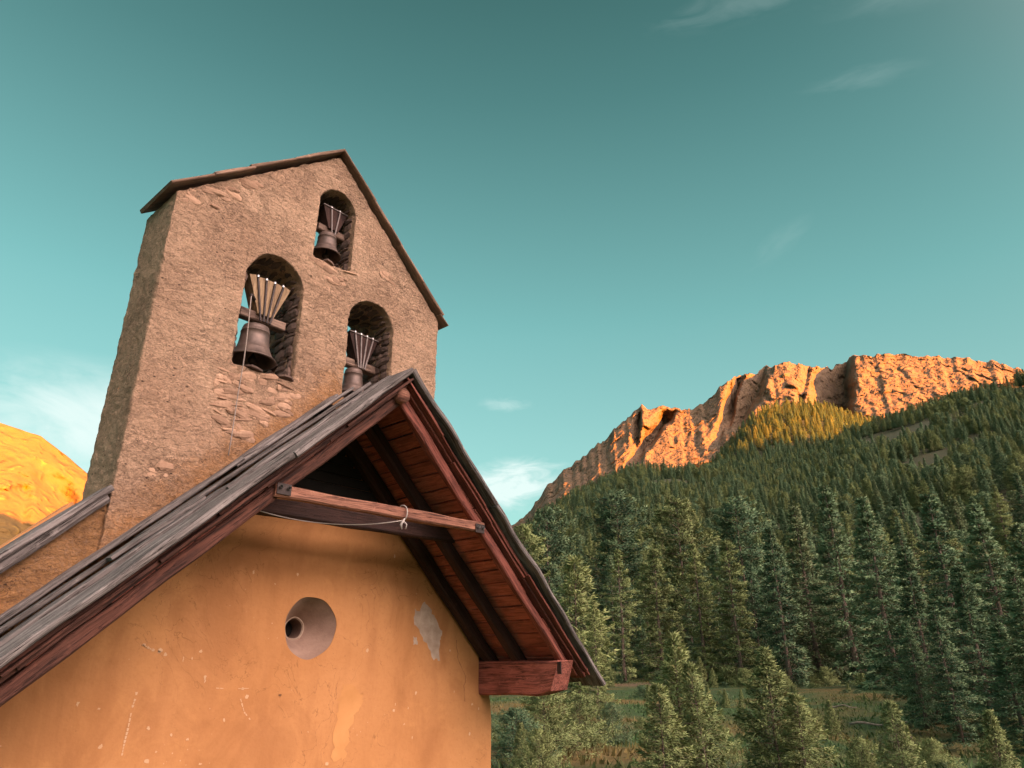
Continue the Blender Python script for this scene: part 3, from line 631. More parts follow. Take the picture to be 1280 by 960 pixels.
scatter(2900, 13, 33, 900, 1560, lambda rel, r: np.clip(1.35 - ((rel - 22.6) / 6.5) ** 2, 0, 1) * (r > np.interp(rel, RA, RR) + 40), (13, 23), only=[3, 4, 5, 6])
def instanced(name, names, label):
    me = bpy.data.meshes.new(name); me.from_pydata(pts, [], [])
    for nm, ty, vals, key in (('rot', 'FLOAT_VECTOR', rots, 'vector'), ('scl', 'FLOAT_VECTOR', scl, 'vector'), ('pick', 'INT', pick, 'value')):
        a = me.attributes.new(nm, ty, 'POINT'); a.data.foreach_set(key, np.array(vals, 'i' if ty == 'INT' else 'f').ravel())
    o = bpy.data.objects.new(name, me); C.objects.link(o); o['kind'] = 'stuff'; o['label'] = label
    ng = bpy.data.node_groups.new(name, 'GeometryNodeTree')
    ng.interface.new_socket('Geometry', in_out='INPUT', socket_type='NodeSocketGeometry'); ng.interface.new_socket('Geometry', in_out='OUTPUT', socket_type='NodeSocketGeometry')
    gi, go = ng.nodes.new('NodeGroupInput'), ng.nodes.new('NodeGroupOutput'); iop = ng.nodes.new('GeometryNodeInstanceOnPoints'); jn = ng.nodes.new('GeometryNodeJoinGeometry')
    for n_ in names:
        oi = ng.nodes.new('GeometryNodeObjectInfo'); oi.transform_space = 'ORIGINAL'; oi.inputs['Object'].default_value = src[n_]; oi.inputs['As Instance'].default_value = True
        ng.links.new(oi.outputs['Geometry'], jn.inputs[0])
    def na(nm, ty):
        a = ng.nodes.new('GeometryNodeInputNamedAttribute'); a.data_type = ty; a.inputs['Name'].default_value = nm
        return [q for q in a.outputs if q.enabled and q.name == 'Attribute'][0]
    ng.links.new(gi.outputs[0], iop.inputs['Points']); ng.links.new(jn.outputs[0], iop.inputs['Instance']); iop.inputs['Pick Instance'].default_value = True
    ng.links.new(na('pick', 'INT'), iop.inputs['Instance Index']); ng.links.new(na('rot', 'FLOAT_VECTOR'), iop.inputs['Rotation']); ng.links.new(na('scl', 'FLOAT_VECTOR'), iop.inputs['Scale'])
    ng.links.new(iop.outputs[0], go.inputs[0]); o.modifiers.new(name, 'NODES').node_group = ng
    return o
instanced('forest', names, 'dense dark conifer forest covering the mountain slopes')
# low shrubs and seedlings along the edge of the wood and in the meadow
pts, rots, scl, pick = [], [], [], []
unames = [PROTO['bush'][0][0].name, PROTO['bush'][1][0].name, PROTO['sapling'][0][0].name]; unames = [n_ for n_ in unames if n_ in src]
for q in range(620):
    if q < 330: rel, r = r_.uniform(-4, 40), r_.uniform(86, 150)
    else:
        rel, r = r_.uniform(-3, 38), np.sqrt(r_.uniform(19 ** 2, 90 ** 2))
        if mnoise.noise(Vector((rel * .35, r * .06, 3))) < .08: continue
    x, y, _ = P(rel, r); h = r_.uniform(.15, .42) if q >= 330 else r_.uniform(.25, .85)
    pts.append((float(x), float(y), float(ground_z(rel, r)) - .25)); rots.append((0, 0, r_.uniform(0, 6.28))); scl.append((h * r_.uniform(.8, 1.3), h * r_.uniform(.8, 1.3), h)); pick.append(int(r_.integers(0, len(unames))))
instanced('undergrowth', unames, 'low shrubs and seedlings along the edge of the wood')
# deadwood and a stump on the meadow
def at_ground(rel, r, up=0.0):
    x, y, _ = P(rel, r); x, y = float(x), float(y)
    dz = float(np.clip(fbm2(np.array([x]), np.array([y]), 22, 3, 8), -1, 1)[0]) * .55 * float(np.interp(r, [12, 25, 120, 200], [0, 1, 1, 0]))
    return Vector((x, y, float(ground_z(rel, r)) + dz + up))
for k, (ra_, da, r0, r1, lb) in enumerate([(23.6, 3.6, 47, 46, 'long pale fallen trunk lying across the far end of the meadow'), (25.2, 2.0, 38, 40, 'pale dead branch lying in the dark grass before the big spruces'), (24.2, 1.6, 33, 33.5, 'thin bleached branch lying nearest in the dark grass'), (22.4, 1.8, 56, 55, 'grey fallen branch at the edge of the wood behind the lone sapling')]):
    a_, b_ = at_ground(ra_, r0, .16), at_ground(ra_ + da, r1, .26)
    mb = MB(); ps = [a_.lerp(b_, t) + Vector((0, 0, .08 * math.sin(t * 9 + k))) for t in np.linspace(0, 1, 9)]
    mb.tube(ps, .1, 8, rads=[.075 * (1 - .7 * t) for t in np.linspace(0, 1, 9)]); 
    tag(mb.build('fallen_log', M['deadwood'], None, True), lb, 'log', 'deadwood on the meadow')
b_ = at_ground(9.7, 74, -.1); mb = MB(); mb.lathe([(.36, 0), (.30, .2), (.27, .75), (.22, .8), (0, .82)], b_, 12); tag(mb.build('tree_stump', M['deadwood'], None), 'small pale tree stump at the edge of the dry grass', 'stump')
# dry and green grass of the meadow
rg_ = np.random.default_rng(3); n_ = 26000
rel = rg_.uniform(-4, 38, n_); r = np.sqrt(rg_.uniform(17 ** 2, 105 ** 2, n_)); x, y, _ = P(rel, r); z = ground_z(rel, r) - .05 + np.clip(fbm2(x, y, 22, 3, 8), -1, 1) * .55 * np.interp(r, [12, 25, 120, 200], [0, 1, 1, 0])
hh = rg_.uniform(.10, .32, n_); ang = rg_.uniform(0, 6.28, n_); wd = rg_.uniform(.03, .09, n_); dx, dy = np.cos(ang), np.sin(ang); lx, ly = rg_.normal(0, .1, n_), rg_.normal(0, .1, n_)
v = np.stack([np.stack([x - dx * wd, y - dy * wd, z], 1), np.stack([x + dx * wd, y + dy * wd, z], 1), np.stack([x + lx, y + ly, z + hh], 1)], 1).reshape(-1, 3)
me = bpy.data.meshes.new('meadow_grass'); me.from_pydata(v.tolist(), [], np.arange(len(v)).reshape(-1, 3).tolist())
n = NB('grass_blades', .8); p = n.obj()
M['grass'] = n.color(n.mix(n.ramp(n.noise(p, .09, 6, .6, .4), [(.48, 0.0), (.66, 1.0)]), (.06, .115, .038), (.18, .13, .045))); me.materials.append(M['grass'])
o = bpy.data.objects.new('meadow_grass', me); C.objects.link(o); o['kind'] = 'stuff'; o['label'] = 'short green and dry grass of the meadow'

# ------------------------------------------------------------------ chapel
CX, RZ, TH = 3.84, 2.66, R(43.8)
ct, st = math.cos(TH), math.sin(TH)
def RP(side, s, y, h=0.0): return Vector((CX + side * (s * ct + h * st), y, RZ - s * st + h * ct))
def under(x, h): return RZ - abs(x - CX) * math.tan(TH) + h / ct      # height of the roof layer h below the plank tops
chapel = empty('chapel', (CX, 6.0, -4.2))
tag(chapel, 'ochre plastered chapel with round niche and wide wooden porch roof below the bell gable', 'chapel')
pc = []                                                               # parts, parented with the empty's offset undone at the end

# facade: ochre wall with a splayed round niche
OC, OR = (3.84, .385), .275
def poly_solid(name, outer, holes, y0, y1, mat, parent, extra=None, closed_holes=True, mats=None):
    bm = bmesh.new(); loops = []
    for lp in [outer] + holes:
        vv = [bm.verts.new((x, y0, z)) for x, z in lp]
        loops.append([bm.edges.new((vv[i], vv[(i + 1) % len(vv)])) for i in range(len(vv))])
    bmesh.ops.triangle_fill(bm, use_beauty=True, use_dissolve=False, edges=[e for l_ in loops for e in l_])
    fs = list(bm.faces)
    r = bmesh.ops.extrude_face_region(bm, geom=fs)
    bmesh.ops.translate(bm, vec=(0, y1 - y0, 0), verts=[g for g in r['geom'] if isinstance(g, bmesh.types.BMVert)])
    bmesh.ops.recalc_face_normals(bm, faces=bm.faces)
    if extra: extra(bm)
    me = bpy.data.meshes.new(name); bm.to_mesh(me); bm.free()
    for m in (mats or [mat]): me.materials.append(m)
    o = bpy.data.objects.new(name, me); C.objects.link(o)
    if parent: o.parent = parent
    return o
rng = random.Random(4)
right_edge = [(6.27 + .018 * mnoise.noise(Vector((0, 0, k * .9))) + (.02 if zz < -.3 else 0), zz) for k, zz in enumerate(np.linspace(-4.2, -.30, 22))]
outer = [(1.41, -4.2)] + right_edge + [(6.25, -.24), (6.16, -.235), (6.08, -.20), (6.075, .10), (6.06, under(6.06, -.15)), (CX, under(CX, -.15)), (1.41, under(1.41, -.15))]
hole = [(OC[0] + OR * (1 + .02 * math.sin(3 * a + 1) + .012 * math.sin(7 * a)) * math.cos(a), OC[1] + OR * (1 + .02 * math.sin(3 * a + 1) + .012 * math.sin(7 * a)) * math.sin(a)) for a in np.linspace(0, 2 * math.pi, 56, endpoint=False)]
def blob(cx, cz, rx, rz, rng, k=11):
    return [(cx + rx * rng.uniform(.6, 1.15) * math.cos(t), cz + rz * rng.uniform(.6, 1.15) * math.sin(t)) for t in np.linspace(0, 2 * math.pi, k, endpoint=False)]
def rag(poly, amp, rng, n=5):
    out = []
    for i, a in enumerate(poly):
        b = poly[(i + 1) % len(poly)]
        for k in range(n):
            t = k / n; out.append((a[0] + (b[0] - a[0]) * t + rng.uniform(-amp, amp), a[1] + (b[1] - a[1]) * t + rng.uniform(-amp, amp)))
    return out
def wear(bm):
    def flake(poly, mi, y=5.997):
        vv = [bm.verts.new((x, y, z)) for x, z in poly]; es = [bm.edges.new((vv[i], vv[(i + 1) % len(vv)])) for i in range(len(vv))]
        r = bmesh.ops.triangle_fill(bm, use_beauty=True, edges=es)
        for f in r['geom']:
            if isinstance(f, bmesh.types.BMFace):
                f.material_index = mi
                if f.normal.y > 0: f.normal_flip()
    rg = random.Random(8)
    flake(rag([(5.096, .617), (5.164, .604), (5.214, .707), (5.299, .645), (5.399, .526), (5.488, .405), (5.471, .282), (5.468, .12), (5.376, .127), (5.323, .238), (5.239, .316), (5.167, .393), (5.082, .486)], .014, rg), 1)
    flake(rag([(5.081, .351), (5.137, .336), (5.153, .265), (5.098, .264)], .01, rg), 1)
    flake(rag([(4.223, -.139), (4.356, -.106), (4.507, -.214), (4.389, -.418), (4.335, -.748), (4.204, -.738), (4.209, -.411)], .03, rg, 8), 3)
    for x, z in [(2.499,.157),(2.542,.129),(2.694,.095),(2.828,.158),(2.897,-.042),(2.369,.196),(2.765,.102),(2.901,-.066),(3.239,-.131),(3.285,-.194),(4.882,-.353),(5.066,-.337),(5.025,-.482),(5.139,-.61),(2.514,-.393),(2.606,-.562),(2.832,-.488),(2.133,-.248),(3.638,.847),(3.194,.826),(3.42,.741),(4.769,1.143),(4.505,.197),(5.981,-.327),(6.083,-.378),(1.831,.096),(1.987,-.212),(3.922,-.495),(3.114,-.364),(4.147,-.766),(2.967,-.671),
                 (4.9,-.30),(5.16,-.2),(5.7,-.2),(5.62,.22),(5.95,-.62),(2.55,-.62),(2.7,-.45),(2.2,-.5)]:
        flake(rag(blob(x, z, rg.uniform(.006, .020), rg.uniform(.007, .026), rg, 8), .004, rg, 2), 2)
    for pts, wd in [([(2.377,-.057),(2.381,-.168),(2.369,-.251),(2.367,-.386),(2.36,-.492),(2.36,-.571)], .008), ([(2.357,.195),(2.436,.162),(2.534,.134)], .010), ([(3.005,-.122),(3.146,-.13),(3.363,-.127)], .004), ([(3.217,-.174),(3.282,-.311),(3.349,-.374)], .006)]:
        for a, b in zip(pts[:-1], pts[1:]):
            for k in range(4):
                if rg.random() < .3: continue
                t = k / 4; q = (a[0] + (b[0] - a[0]) * t, a[1] + (b[1] - a[1]) * t); q2 = (a[0] + (b[0] - a[0]) * (t + .2), a[1] + (b[1] - a[1]) * (t + .2))
                d = Vector((q2[0] - q[0], q2[1] - q[1])).normalized(); w_ = wd * rg.uniform(.5, 1.2)
                flake([(q[0] - d.y * w_, q[1] + d.x * w_), (q[0] + d.y * w_, q[1] - d.x * w_), (q2[0] + d.y * w_ * .6, q2[1] - d.x * w_ * .6), (q2[0] - d.y * w_ * .6, q2[1] + d.x * w_ * .6)], 2)
    cr = [(5.709,.33),(5.73,.22),(5.755,.123),(5.81,.05),(5.872,-.041),(5.85,-.14),(5.855,-.243),(5.897,-.404),(5.92,-.6)]
    cr = [(x + rg.uniform(-.012, .012), z) for x, z in sum([[((a[0] * (3 - k) + b[0] * k) / 3, (a[1] * (3 - k) + b[1] * k) / 3) for k in range(3)] for a, b in zip(cr[:-1], cr[1:])], [])][:-4]
    up_ = [(x - rg.uniform(.0008, .004), z) for x, z in cr]; dn = [(x + rg.uniform(.0008, .004), z) for x, z in cr]
    flake(up_ + dn[::-1], 4)
    flake(blob(3.601, -.188, .018, .012, rg), 4)
facade = poly_solid('facade_wall', outer, [hole], 6.0, 6.45, M['plaster'], chapel, wear, mats=[M['plaster'], M['bare'], M['chip'], M['pale'], M['crack']])
nb = MB()
rI, nn = .102, 56
def ring(rad, y, wob=0, dx=0, dz=0):
    return [(OC[0] + dx + rad * (1 + wob * math.sin(5 * a)) * math.cos(a), y, OC[1] + dz + rad * (1 + wob * math.sin(5 * a)) * math.sin(a)) for a in np.linspace(0, 2 * math.pi, nn, endpoint=False)]
def band(mbd, rings):
    vs = [v for r_ in rings for v in r_]
    mbd.add(vs, [(i * nn + j, (i + 1) * nn + j, (i + 1) * nn + (j + 1) % nn, i * nn + (j + 1) % nn) for i in range(len(rings) - 1) for j in range(nn)])
band(nb, [[(x, 6.006, z) for x, z in hole]] + [ring(OR + (rI - OR) * t, 6.0 + .295 * t, .006 * (1 + k % 2)) for k, t in enumerate((.25, .5, .75, .96))] + [ring(rI + .004, 6.288, .02)])
niche = nb.build('round_niche', M['cone'], chapel, True); niche['label'] = 'grey mortar splay around the small round hole'
nb = MB(); band(nb, [ring(rI + .006, 6.286, .02), ring(rI - .004, 6.282, .02), ring(rI - .012, 6.30, .02)]); nb.build('niche_rim', M['bare'], niche)
nb = MB(); band(nb, [ring(rI - .012, 6.30, .02), ring(rI * .85, 6.34), ring(rI * .80, 6.46)]); nb.build('niche_hole', M['hole'], niche)
nb = MB(); nb.bar((OC[0], 6.47, OC[1] - .2), (OC[0], 6.47, OC[1] + .2), .4, .03, (0, 1, 0), 2); nb.build('hole_back', M['black'], niche)  # near-black cap, the hole's inner darkness put into its colour

# the other walls
for nm, a, b in (('side_wall', (6.05, 10.225, -4.2), (6.05, 10.225, 0.1)), ('side_wall', (1.63, 10.225, -4.2), (1.63, 10.225, 0.1))):
    mb = MB(); mb.bar(a, b, .42, 7.53, (0, 1, 0), 8, .02, .02); mb.build(nm, M['plaster'], chapel)
poly_solid('rear_wall', [(1.42, -4.2), (6.26, -4.2), (6.26, .3), (CX, 2.8), (1.42, .3)], [], 14.0, 14.45, M['plaster'], chapel)
# parapet wall that carries the main roof above the porch roof, left and right of the bell gable
def mz(x): return 1.383 + .98 * (1.95 - abs(x - CX))                  # top of the main roof
for sgn, (xa, xb) in (('l', (1.22, 1.925)), ('r', (5.215, 6.36))):
    lo = [(x, under(x, -.14) - .02) for x in np.linspace(xa, xb, 9)]; hi = [(x, mz(x) - .155 + .02 * mnoise.noise(Vector((x * 5, 3, 0)))) for x in np.linspace(xb, xa, 24)]
    o = poly_solid('parapet_wall', lo + hi, [], 6.03, 6.43, M['parapet'], chapel)
    md = o.modifiers.new('remesh', 'REMESH'); md.mode = 'VOXEL'; md.voxel_size = .02; md.use_smooth_shade = True
    for sc_, str_ in ((.22, .05), (.06, .022)):
        tx = bpy.data.textures.new('lumps', 'CLOUDS'); tx.noise_scale = sc_; tx.noise_depth = 3
        d = o.modifiers.new('lumps', 'DISPLACE'); d.texture = tx; d.strength = str_; d.mid_level = .5; d.texture_coords = 'GLOBAL'

# porch roof layers
rng = random.Random(21)
def slope_bar(mb, side, s0, s1, y, wdt, h, thick, **k):
    mb.bar(RP(side, s0, y, h), RP(side, s1, y, h), wdt, thick, RP(side, 0, 0, 1) - RP(side, 0, 0, 0), **k)
for side in (-1, 1):
    mb = MB()
    rows = [(4.855, .32, .008), (5.16, .31, .030), (5.45, .31, .050), (5.74, .31, .066), (6.0, .2, .07)]
    for k, (y, wd, dh) in enumerate(rows):
        joints = [0.03, 1.72 + .5 * ((k * 7) % 3 - .55), 3.98] if k else [0.02, 1.60, 4.0]
        if k == 4: wd = .16; y = 5.935
        for a, b in zip(joints[:-1], joints[1:]):
            tilt = rng.uniform(-.03, .03)
            p0, p1 = RP(side, a + .006, y - tilt, -.027 + dh + (rng.uniform(-.014, .010) if k else .004)), RP(side, b + (.10 if b < 3 and k else 0) - .004, y + tilt, -.027 + dh + (rng.uniform(-.014, .010) if k else -.004))
            mb.bar(p0, p1, wd, .05 if k == 0 else .032, RP(side, 0, 0, 1) - RP(side, 0, 0, 0) + Vector((0, 0 if k in (0, 4) else rng.uniform(.08, .17), 0)), 34, .010, .22, 1, None, .045, rng=rng)
            if 0 < k < 3 and rng.random() < .5:       # a second, cracked half board lying over the joint
                q = rng.uniform(a, b - .9); yy = y + rng.uniform(-.1, .1)
                mb.bar(RP(side, q, yy, .002 + dh), RP(side, q + rng.uniform(.7, 1.1), yy + rng.uniform(-.04, .04), .014 + dh), wd * .5, .03, RP(side, 0, 0, 1) - RP(side, 0, 0, 0), 14, .008, .2, .8, None, .03, rng=rng)
    o = mb.build('roof_planks', M['grey'], chapel)
    mb = MB()
    for h, y0, y1, th in ((-.068, 4.80, 4.95, .022), (-.092, 4.775, 4.93, .02), (-.116, 4.82, 4.99, .022)):
        s_ = .05
        while s_ < 3.75:
            l_ = rng.uniform(.5, 1.3); e = min(s_ + l_, 3.8 - .1 * rng.random()); j = rng.uniform(-.022, .018)
            slope_bar(mb, side, s_, e, (y0 + y1) / 2 + j, y1 - y0, h, th, nseg=14, jit=.006, wave=.016, rng=rng)
            s_ = e + rng.uniform(-.05, .01)
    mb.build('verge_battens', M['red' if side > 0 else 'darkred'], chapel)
    mb = MB(); s_ = .06
    while s_ < 3.72:
        wd = rng.uniform(.13, .19)
        mb.bar(RP(side, s_ + wd / 2, 4.9 + rng.uniform(-.02, .02), -.135), RP(side, s_ + wd / 2, 5.995, -.135 + rng.uniform(-.006, .004)), wd - rng.uniform(.008, .022), .022, RP(side, 0, 0, 1) - RP(side, 0, 0, 0), 6, .006, .15, rng=rng)
        s_ += wd
    mb.build('soffit_boards', M['soffit'], chapel)
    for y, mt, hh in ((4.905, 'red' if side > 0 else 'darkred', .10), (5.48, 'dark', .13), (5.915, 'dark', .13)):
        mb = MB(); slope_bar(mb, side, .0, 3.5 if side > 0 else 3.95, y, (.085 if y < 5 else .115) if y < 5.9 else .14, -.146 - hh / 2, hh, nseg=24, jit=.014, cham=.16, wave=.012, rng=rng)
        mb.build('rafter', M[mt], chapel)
    # wall plate ends that carry the rafters, weathered and broken at the tip
    x0, x1 = (6.085, 6.30) if side > 0 else (1.38, 1.595)
    mb = MB(); mb.bar(((x0 + x1) / 2, 4.80 if side > 0 else 6.03, -.06), ((x0 + x1) / 2, 9.9, -.06), x1 - x0, .345, (0, 0, 1), 90, .014, .08, 1, .15, .012, rng=rng, sharp=.06)
    
    for i, v in enumerate(mb.v):                    # the tip is split and its lower corner broken away
        e = v[1] - 4.80
        if side > 0 and e < .35:
            low = max(0, (-.10 - v[2]) / .13); q = mnoise.noise(Vector((v[0] * 9, v[2] * 14, 2.2)))
            mb.v[i] = (v[0], v[1] + (low * .16 + q * .05) * (1 - e / .35) + .03 * abs(q), v[2] + (.05 * low * (1 - e / .35)))
    pl = mb.build('wall_plate', M['beamred'], chapel)
    if side < 0: continue
    mb = MB(); xe = x0 - .012
    mb.bar((xe, 4.83, -.02), (xe, 4.83, .10), .05, .012, (1, 0, 0), 2); mb.tube([(xe - .01, 4.83, .07), (xe + .02, 4.83, .07)], .014); mb.build('iron_clamp', M['iron'], pl)
mb = MB(); mb.tube([(CX - .03, y, RZ - .27) for y in np.linspace(4.80, 5.98, 8)], .07, 12, rads=[.072, .07, .073, .07, .071, .07, .07, .07]); mb.build('ridge_pole', M['orange_wood'], chapel, True)
mb = MB()
for k in range(9):                                 # near-black strips across the top of the gable
    z = 1.70 + k * .105; hx = (RZ - .40 - z) / math.tan(TH)
    if hx > .05: mb.bar((CX - hx, 5.955, z), (CX + hx + .02, 5.955, z), .02, .10, (0, 0, 1), 6, .004, rng=rng)
mb.build('gable_strips', M['black'], chapel)
# collar ties
mb = MB(); mb.bar((2.66, 4.875, 1.285), (4.94, 4.875, 1.325), .09, .095, (0, 0, 1), 30, .012, .14, rng=rng); t1 = mb.build('tie_beam', M['orange_wood'], chapel)
mb = MB()
for x in (2.725, 4.87):
    mb = MB(); mb.bar((x - .06, 4.823, 1.30), (x + .06, 4.823, 1.30), .008, .085, (0, 0, 1), 2); mb.build('iron_plate', M['iron'], t1)

for x in (2.69, 2.76, 4.84, 4.905): mb = MB(); mb.lathe([(0, -.02), (.012, -.02), (.014, 0)], (x, 4.80, 1.31), 10, rot=Matrix.Rotation(R(90), 3, 'X')); mb.build('bolt', M['steel'], t1)
mb = MB(); mb.bar((2.5, 5.46, 1.29), (5.2, 5.46, 1.335), .12, .145, (0, 0, 1), 26, .014, .12, rng=rng); mb.build('tie_beam', M['dark'], chapel)
# plank coping on the shoulders of the gable wall, and the nave roof behind it
for side in (-1, 1):
    mb = MB(); dx = lambda x: CX + side * x
    def MP(x, y, h=0): return Vector((CX + side * x, y, mz(CX + side * x) + h))
    upv = Vector((side * .70, 0, .714))
    # verge plank and barge log beside the tower
    mb.bar(MP(1.965, 6.06, -.032), MP(3.02, 6.02, -.045), .30, .05, upv, 20, .010, .25, 1, .1, .02, rng=rng)
    mb.bar(MP(1.965, 6.36, -.045), MP(3.02, 6.36, -.05), .34, .045, upv, 20, .010, .25, 1, .2, .02, rng=rng)
    mb.bar(MP(1.97, 5.99, -.10), MP(3.0, 5.97, -.115), .10, .085, upv, 22, .010, .3, 1, .1, .014, rng=rng)
    mb.build('coping_planks', M['grey'], chapel)
    mb = MB()
    for k in range(25):
        y = 6.62 + k * .322
        mb.bar(RP(side, .0, y, -.03), RP(side, 3.95, y, -.03 + rng.uniform(-.01, .01)), .335, .05, RP(side, 0, 0, 1) - RP(side, 0, 0, 0), 10, .012, .2, 1, None, .02, rng=rng)
    mb.build('roof_planks', M['grey'], chapel)

# ------------------------------------------------------------------ bell gable
tower = empty('bell_tower', (3.56, 6.35, -.1))
tag(tower, 'tall rough stone bell gable with three arched openings rising behind the porch roof', 'bell tower')
def arch(x0, x1, zs, zt, n=18, wob=.016, seed=0):
    r = (x1 - x0) / 2; cx = (x0 + x1) / 2; zc = zt - r
    pts = [(x0, zs), (x1, zs)] + [(cx + r * math.cos(a), zc + r * math.sin(a)) for a in np.linspace(0, math.pi, n)]
    return [(x + wob * mnoise.noise(Vector((x * 4, z * 4, seed))), z + wob * mnoise.noise(Vector((z * 4, x * 4, seed + 5)))) for x, z in pts]
BIG, TOP, RGT = (2.69, 3.33, 2.72, 4.03), (3.39, 3.875, 4.23, 5.22), (3.925, 4.545, 2.72, 3.99)
tw = [(1.90, .62), (CX, 2.49), (5.24, 1.15), (5.235, 4.13), (3.575, 5.71), (1.885, 4.24)]
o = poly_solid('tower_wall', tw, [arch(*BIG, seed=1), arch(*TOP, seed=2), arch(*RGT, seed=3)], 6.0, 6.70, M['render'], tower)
md = o.modifiers.new('remesh', 'REMESH'); md.mode = 'VOXEL'; md.voxel_size = .016; md.use_smooth_shade = True
for sc_, str_ in ((.16, .018), (.055, .022)):
    tx = bpy.data.textures.new('lumps', 'CLOUDS'); tx.noise_scale = sc_; tx.noise_depth = 3
    d = o.modifiers.new('lumps', 'DISPLACE'); d.texture = tx; d.strength = str_; d.mid_level = .5; d.texture_coords = 'GLOBAL'
rg = random.Random(77)
def inside(p, poly):
    x, y = p; r = False
    for i in range(len(poly)):
        (x1, y1), (x2, y2) = poly[i], poly[i - 1]
        if (y1 > y) != (y2 > y) and x < (x2 - x1) * (y - y1) / (y2 - y1) + x1: r = not r
    return r
mb = MB()
for poly, cnt in (([(2.561,2.60),(2.78,2.68),(3.154,2.69),(3.427,2.66),(3.33,2.344),(3.109,2.082),(2.88,1.987),(2.669,2.089),(2.546,2.367)], 80), ([(3.388,4.20),(3.691,4.2),(3.893,4.24),(3.859,4.06),(3.597,4.017)], 13), ([(1.93,4.18),(2.418,4.60),(2.683,4.80),(2.627,4.60),(2.252,4.2)], 15),
                  ([(2.08,1.6),(2.3,1.62),(2.2,1.5)], 4), ([(4.25,4.4),(4.45,4.5),(4.5,4.3)], 6)):
    xs, zs = zip(*poly); k = 0; mb = MB()
    while k < cnt:
        q = (rg.uniform(min(xs), max(xs)), rg.uniform(min(zs), max(zs)))
        if not inside(q, poly): continue
        k += 1; mb.stone((q[0], 6.010 + rg.uniform(-.006, .012), q[1]), rg.uniform(.05, .26), rg.uniform(.03, .06), rg.uniform(.02, .095), rg, .3)
    mb.build('exposed_stones', M['stone'], tower)
mb = MB()
for (x0, x1, zs, zt) in (BIG, TOP, RGT):
    z = zs + .03; mb = MB()
    while z < zt - (x1 - x0) / 2 + .05:
        hgt = rg.uniform(.04, .14); y = 6.06
        while y < 6.66:
            l_ = rg.uniform(.10, .34)
            mb.stone((x1 + .01 - rg.uniform(0, .02), y + l_ / 2, z + hgt / 2), .06, l_ * 1.05, hgt, rg, .22)
            mb.stone((x0 - .01 + rg.uniform(0, .02), y + l_ / 2, z + hgt / 2), .06, l_ * 1.05, hgt, rg, .22)
            y += l_
        z += hgt * .95
    for _ in range(16): mb.stone((rg.uniform(x0 + .03, x1 - .03), rg.uniform(6.0, 6.62), zs + rg.uniform(-.012, .012)), rg.uniform(.1, .22), rg.uniform(.1, .2), rg.uniform(.03, .05), rg, .2)
    r = (x1 - x0) / 2; cx = (x0 + x1) / 2; zc = zt - r
    for a in np.linspace(.1, math.pi - .1, 12):
        y = 6.08
        while y < 6.64:
            l_ = rg.uniform(.12, .3); mb.stone((cx + (r + .012) * math.cos(a), y + l_ / 2, zc + (r + .012) * math.sin(a)), .085, l_, .05, rg, .4); y += l_
    mb.build('jamb_stones', M['jamb'], tower)
mb = MB()
for (ax, az_), (bx, bz) in (((3.565, 5.765), (1.825, 4.25)), ((3.585, 5.765), (5.325, 4.10))):
    d = Vector((bx - ax, 0, bz - az_)).normalized(); up_ = Vector((0, -1, 0)).cross(d); up_ = up_ if up_.z > 0 else -up_
    t = 0; ln = math.hypot(bx - ax, bz - az_); k = 0
    while t < ln - .02:
        l_ = min(rg.uniform(.45, .75), ln - t); a = Vector((ax, 0, az_)) + d * (t - .012); b = Vector((ax, 0, az_)) + d * (t + l_ + .02)
        j = rg.uniform(-.012, .012)
        mb.bar(Vector((a.x, 6.275 + j, a.z)) + up_ * (.0 + .008 * (k % 2)), Vector((b.x, 6.275 + j, b.z)) + up_ * (.012 + .008 * (k % 2)), .72, .03, up_, 8, .010, .25, rng=rg)
        t += l_; k += 1
mb.build('gable_cap', M['cap'], tower)

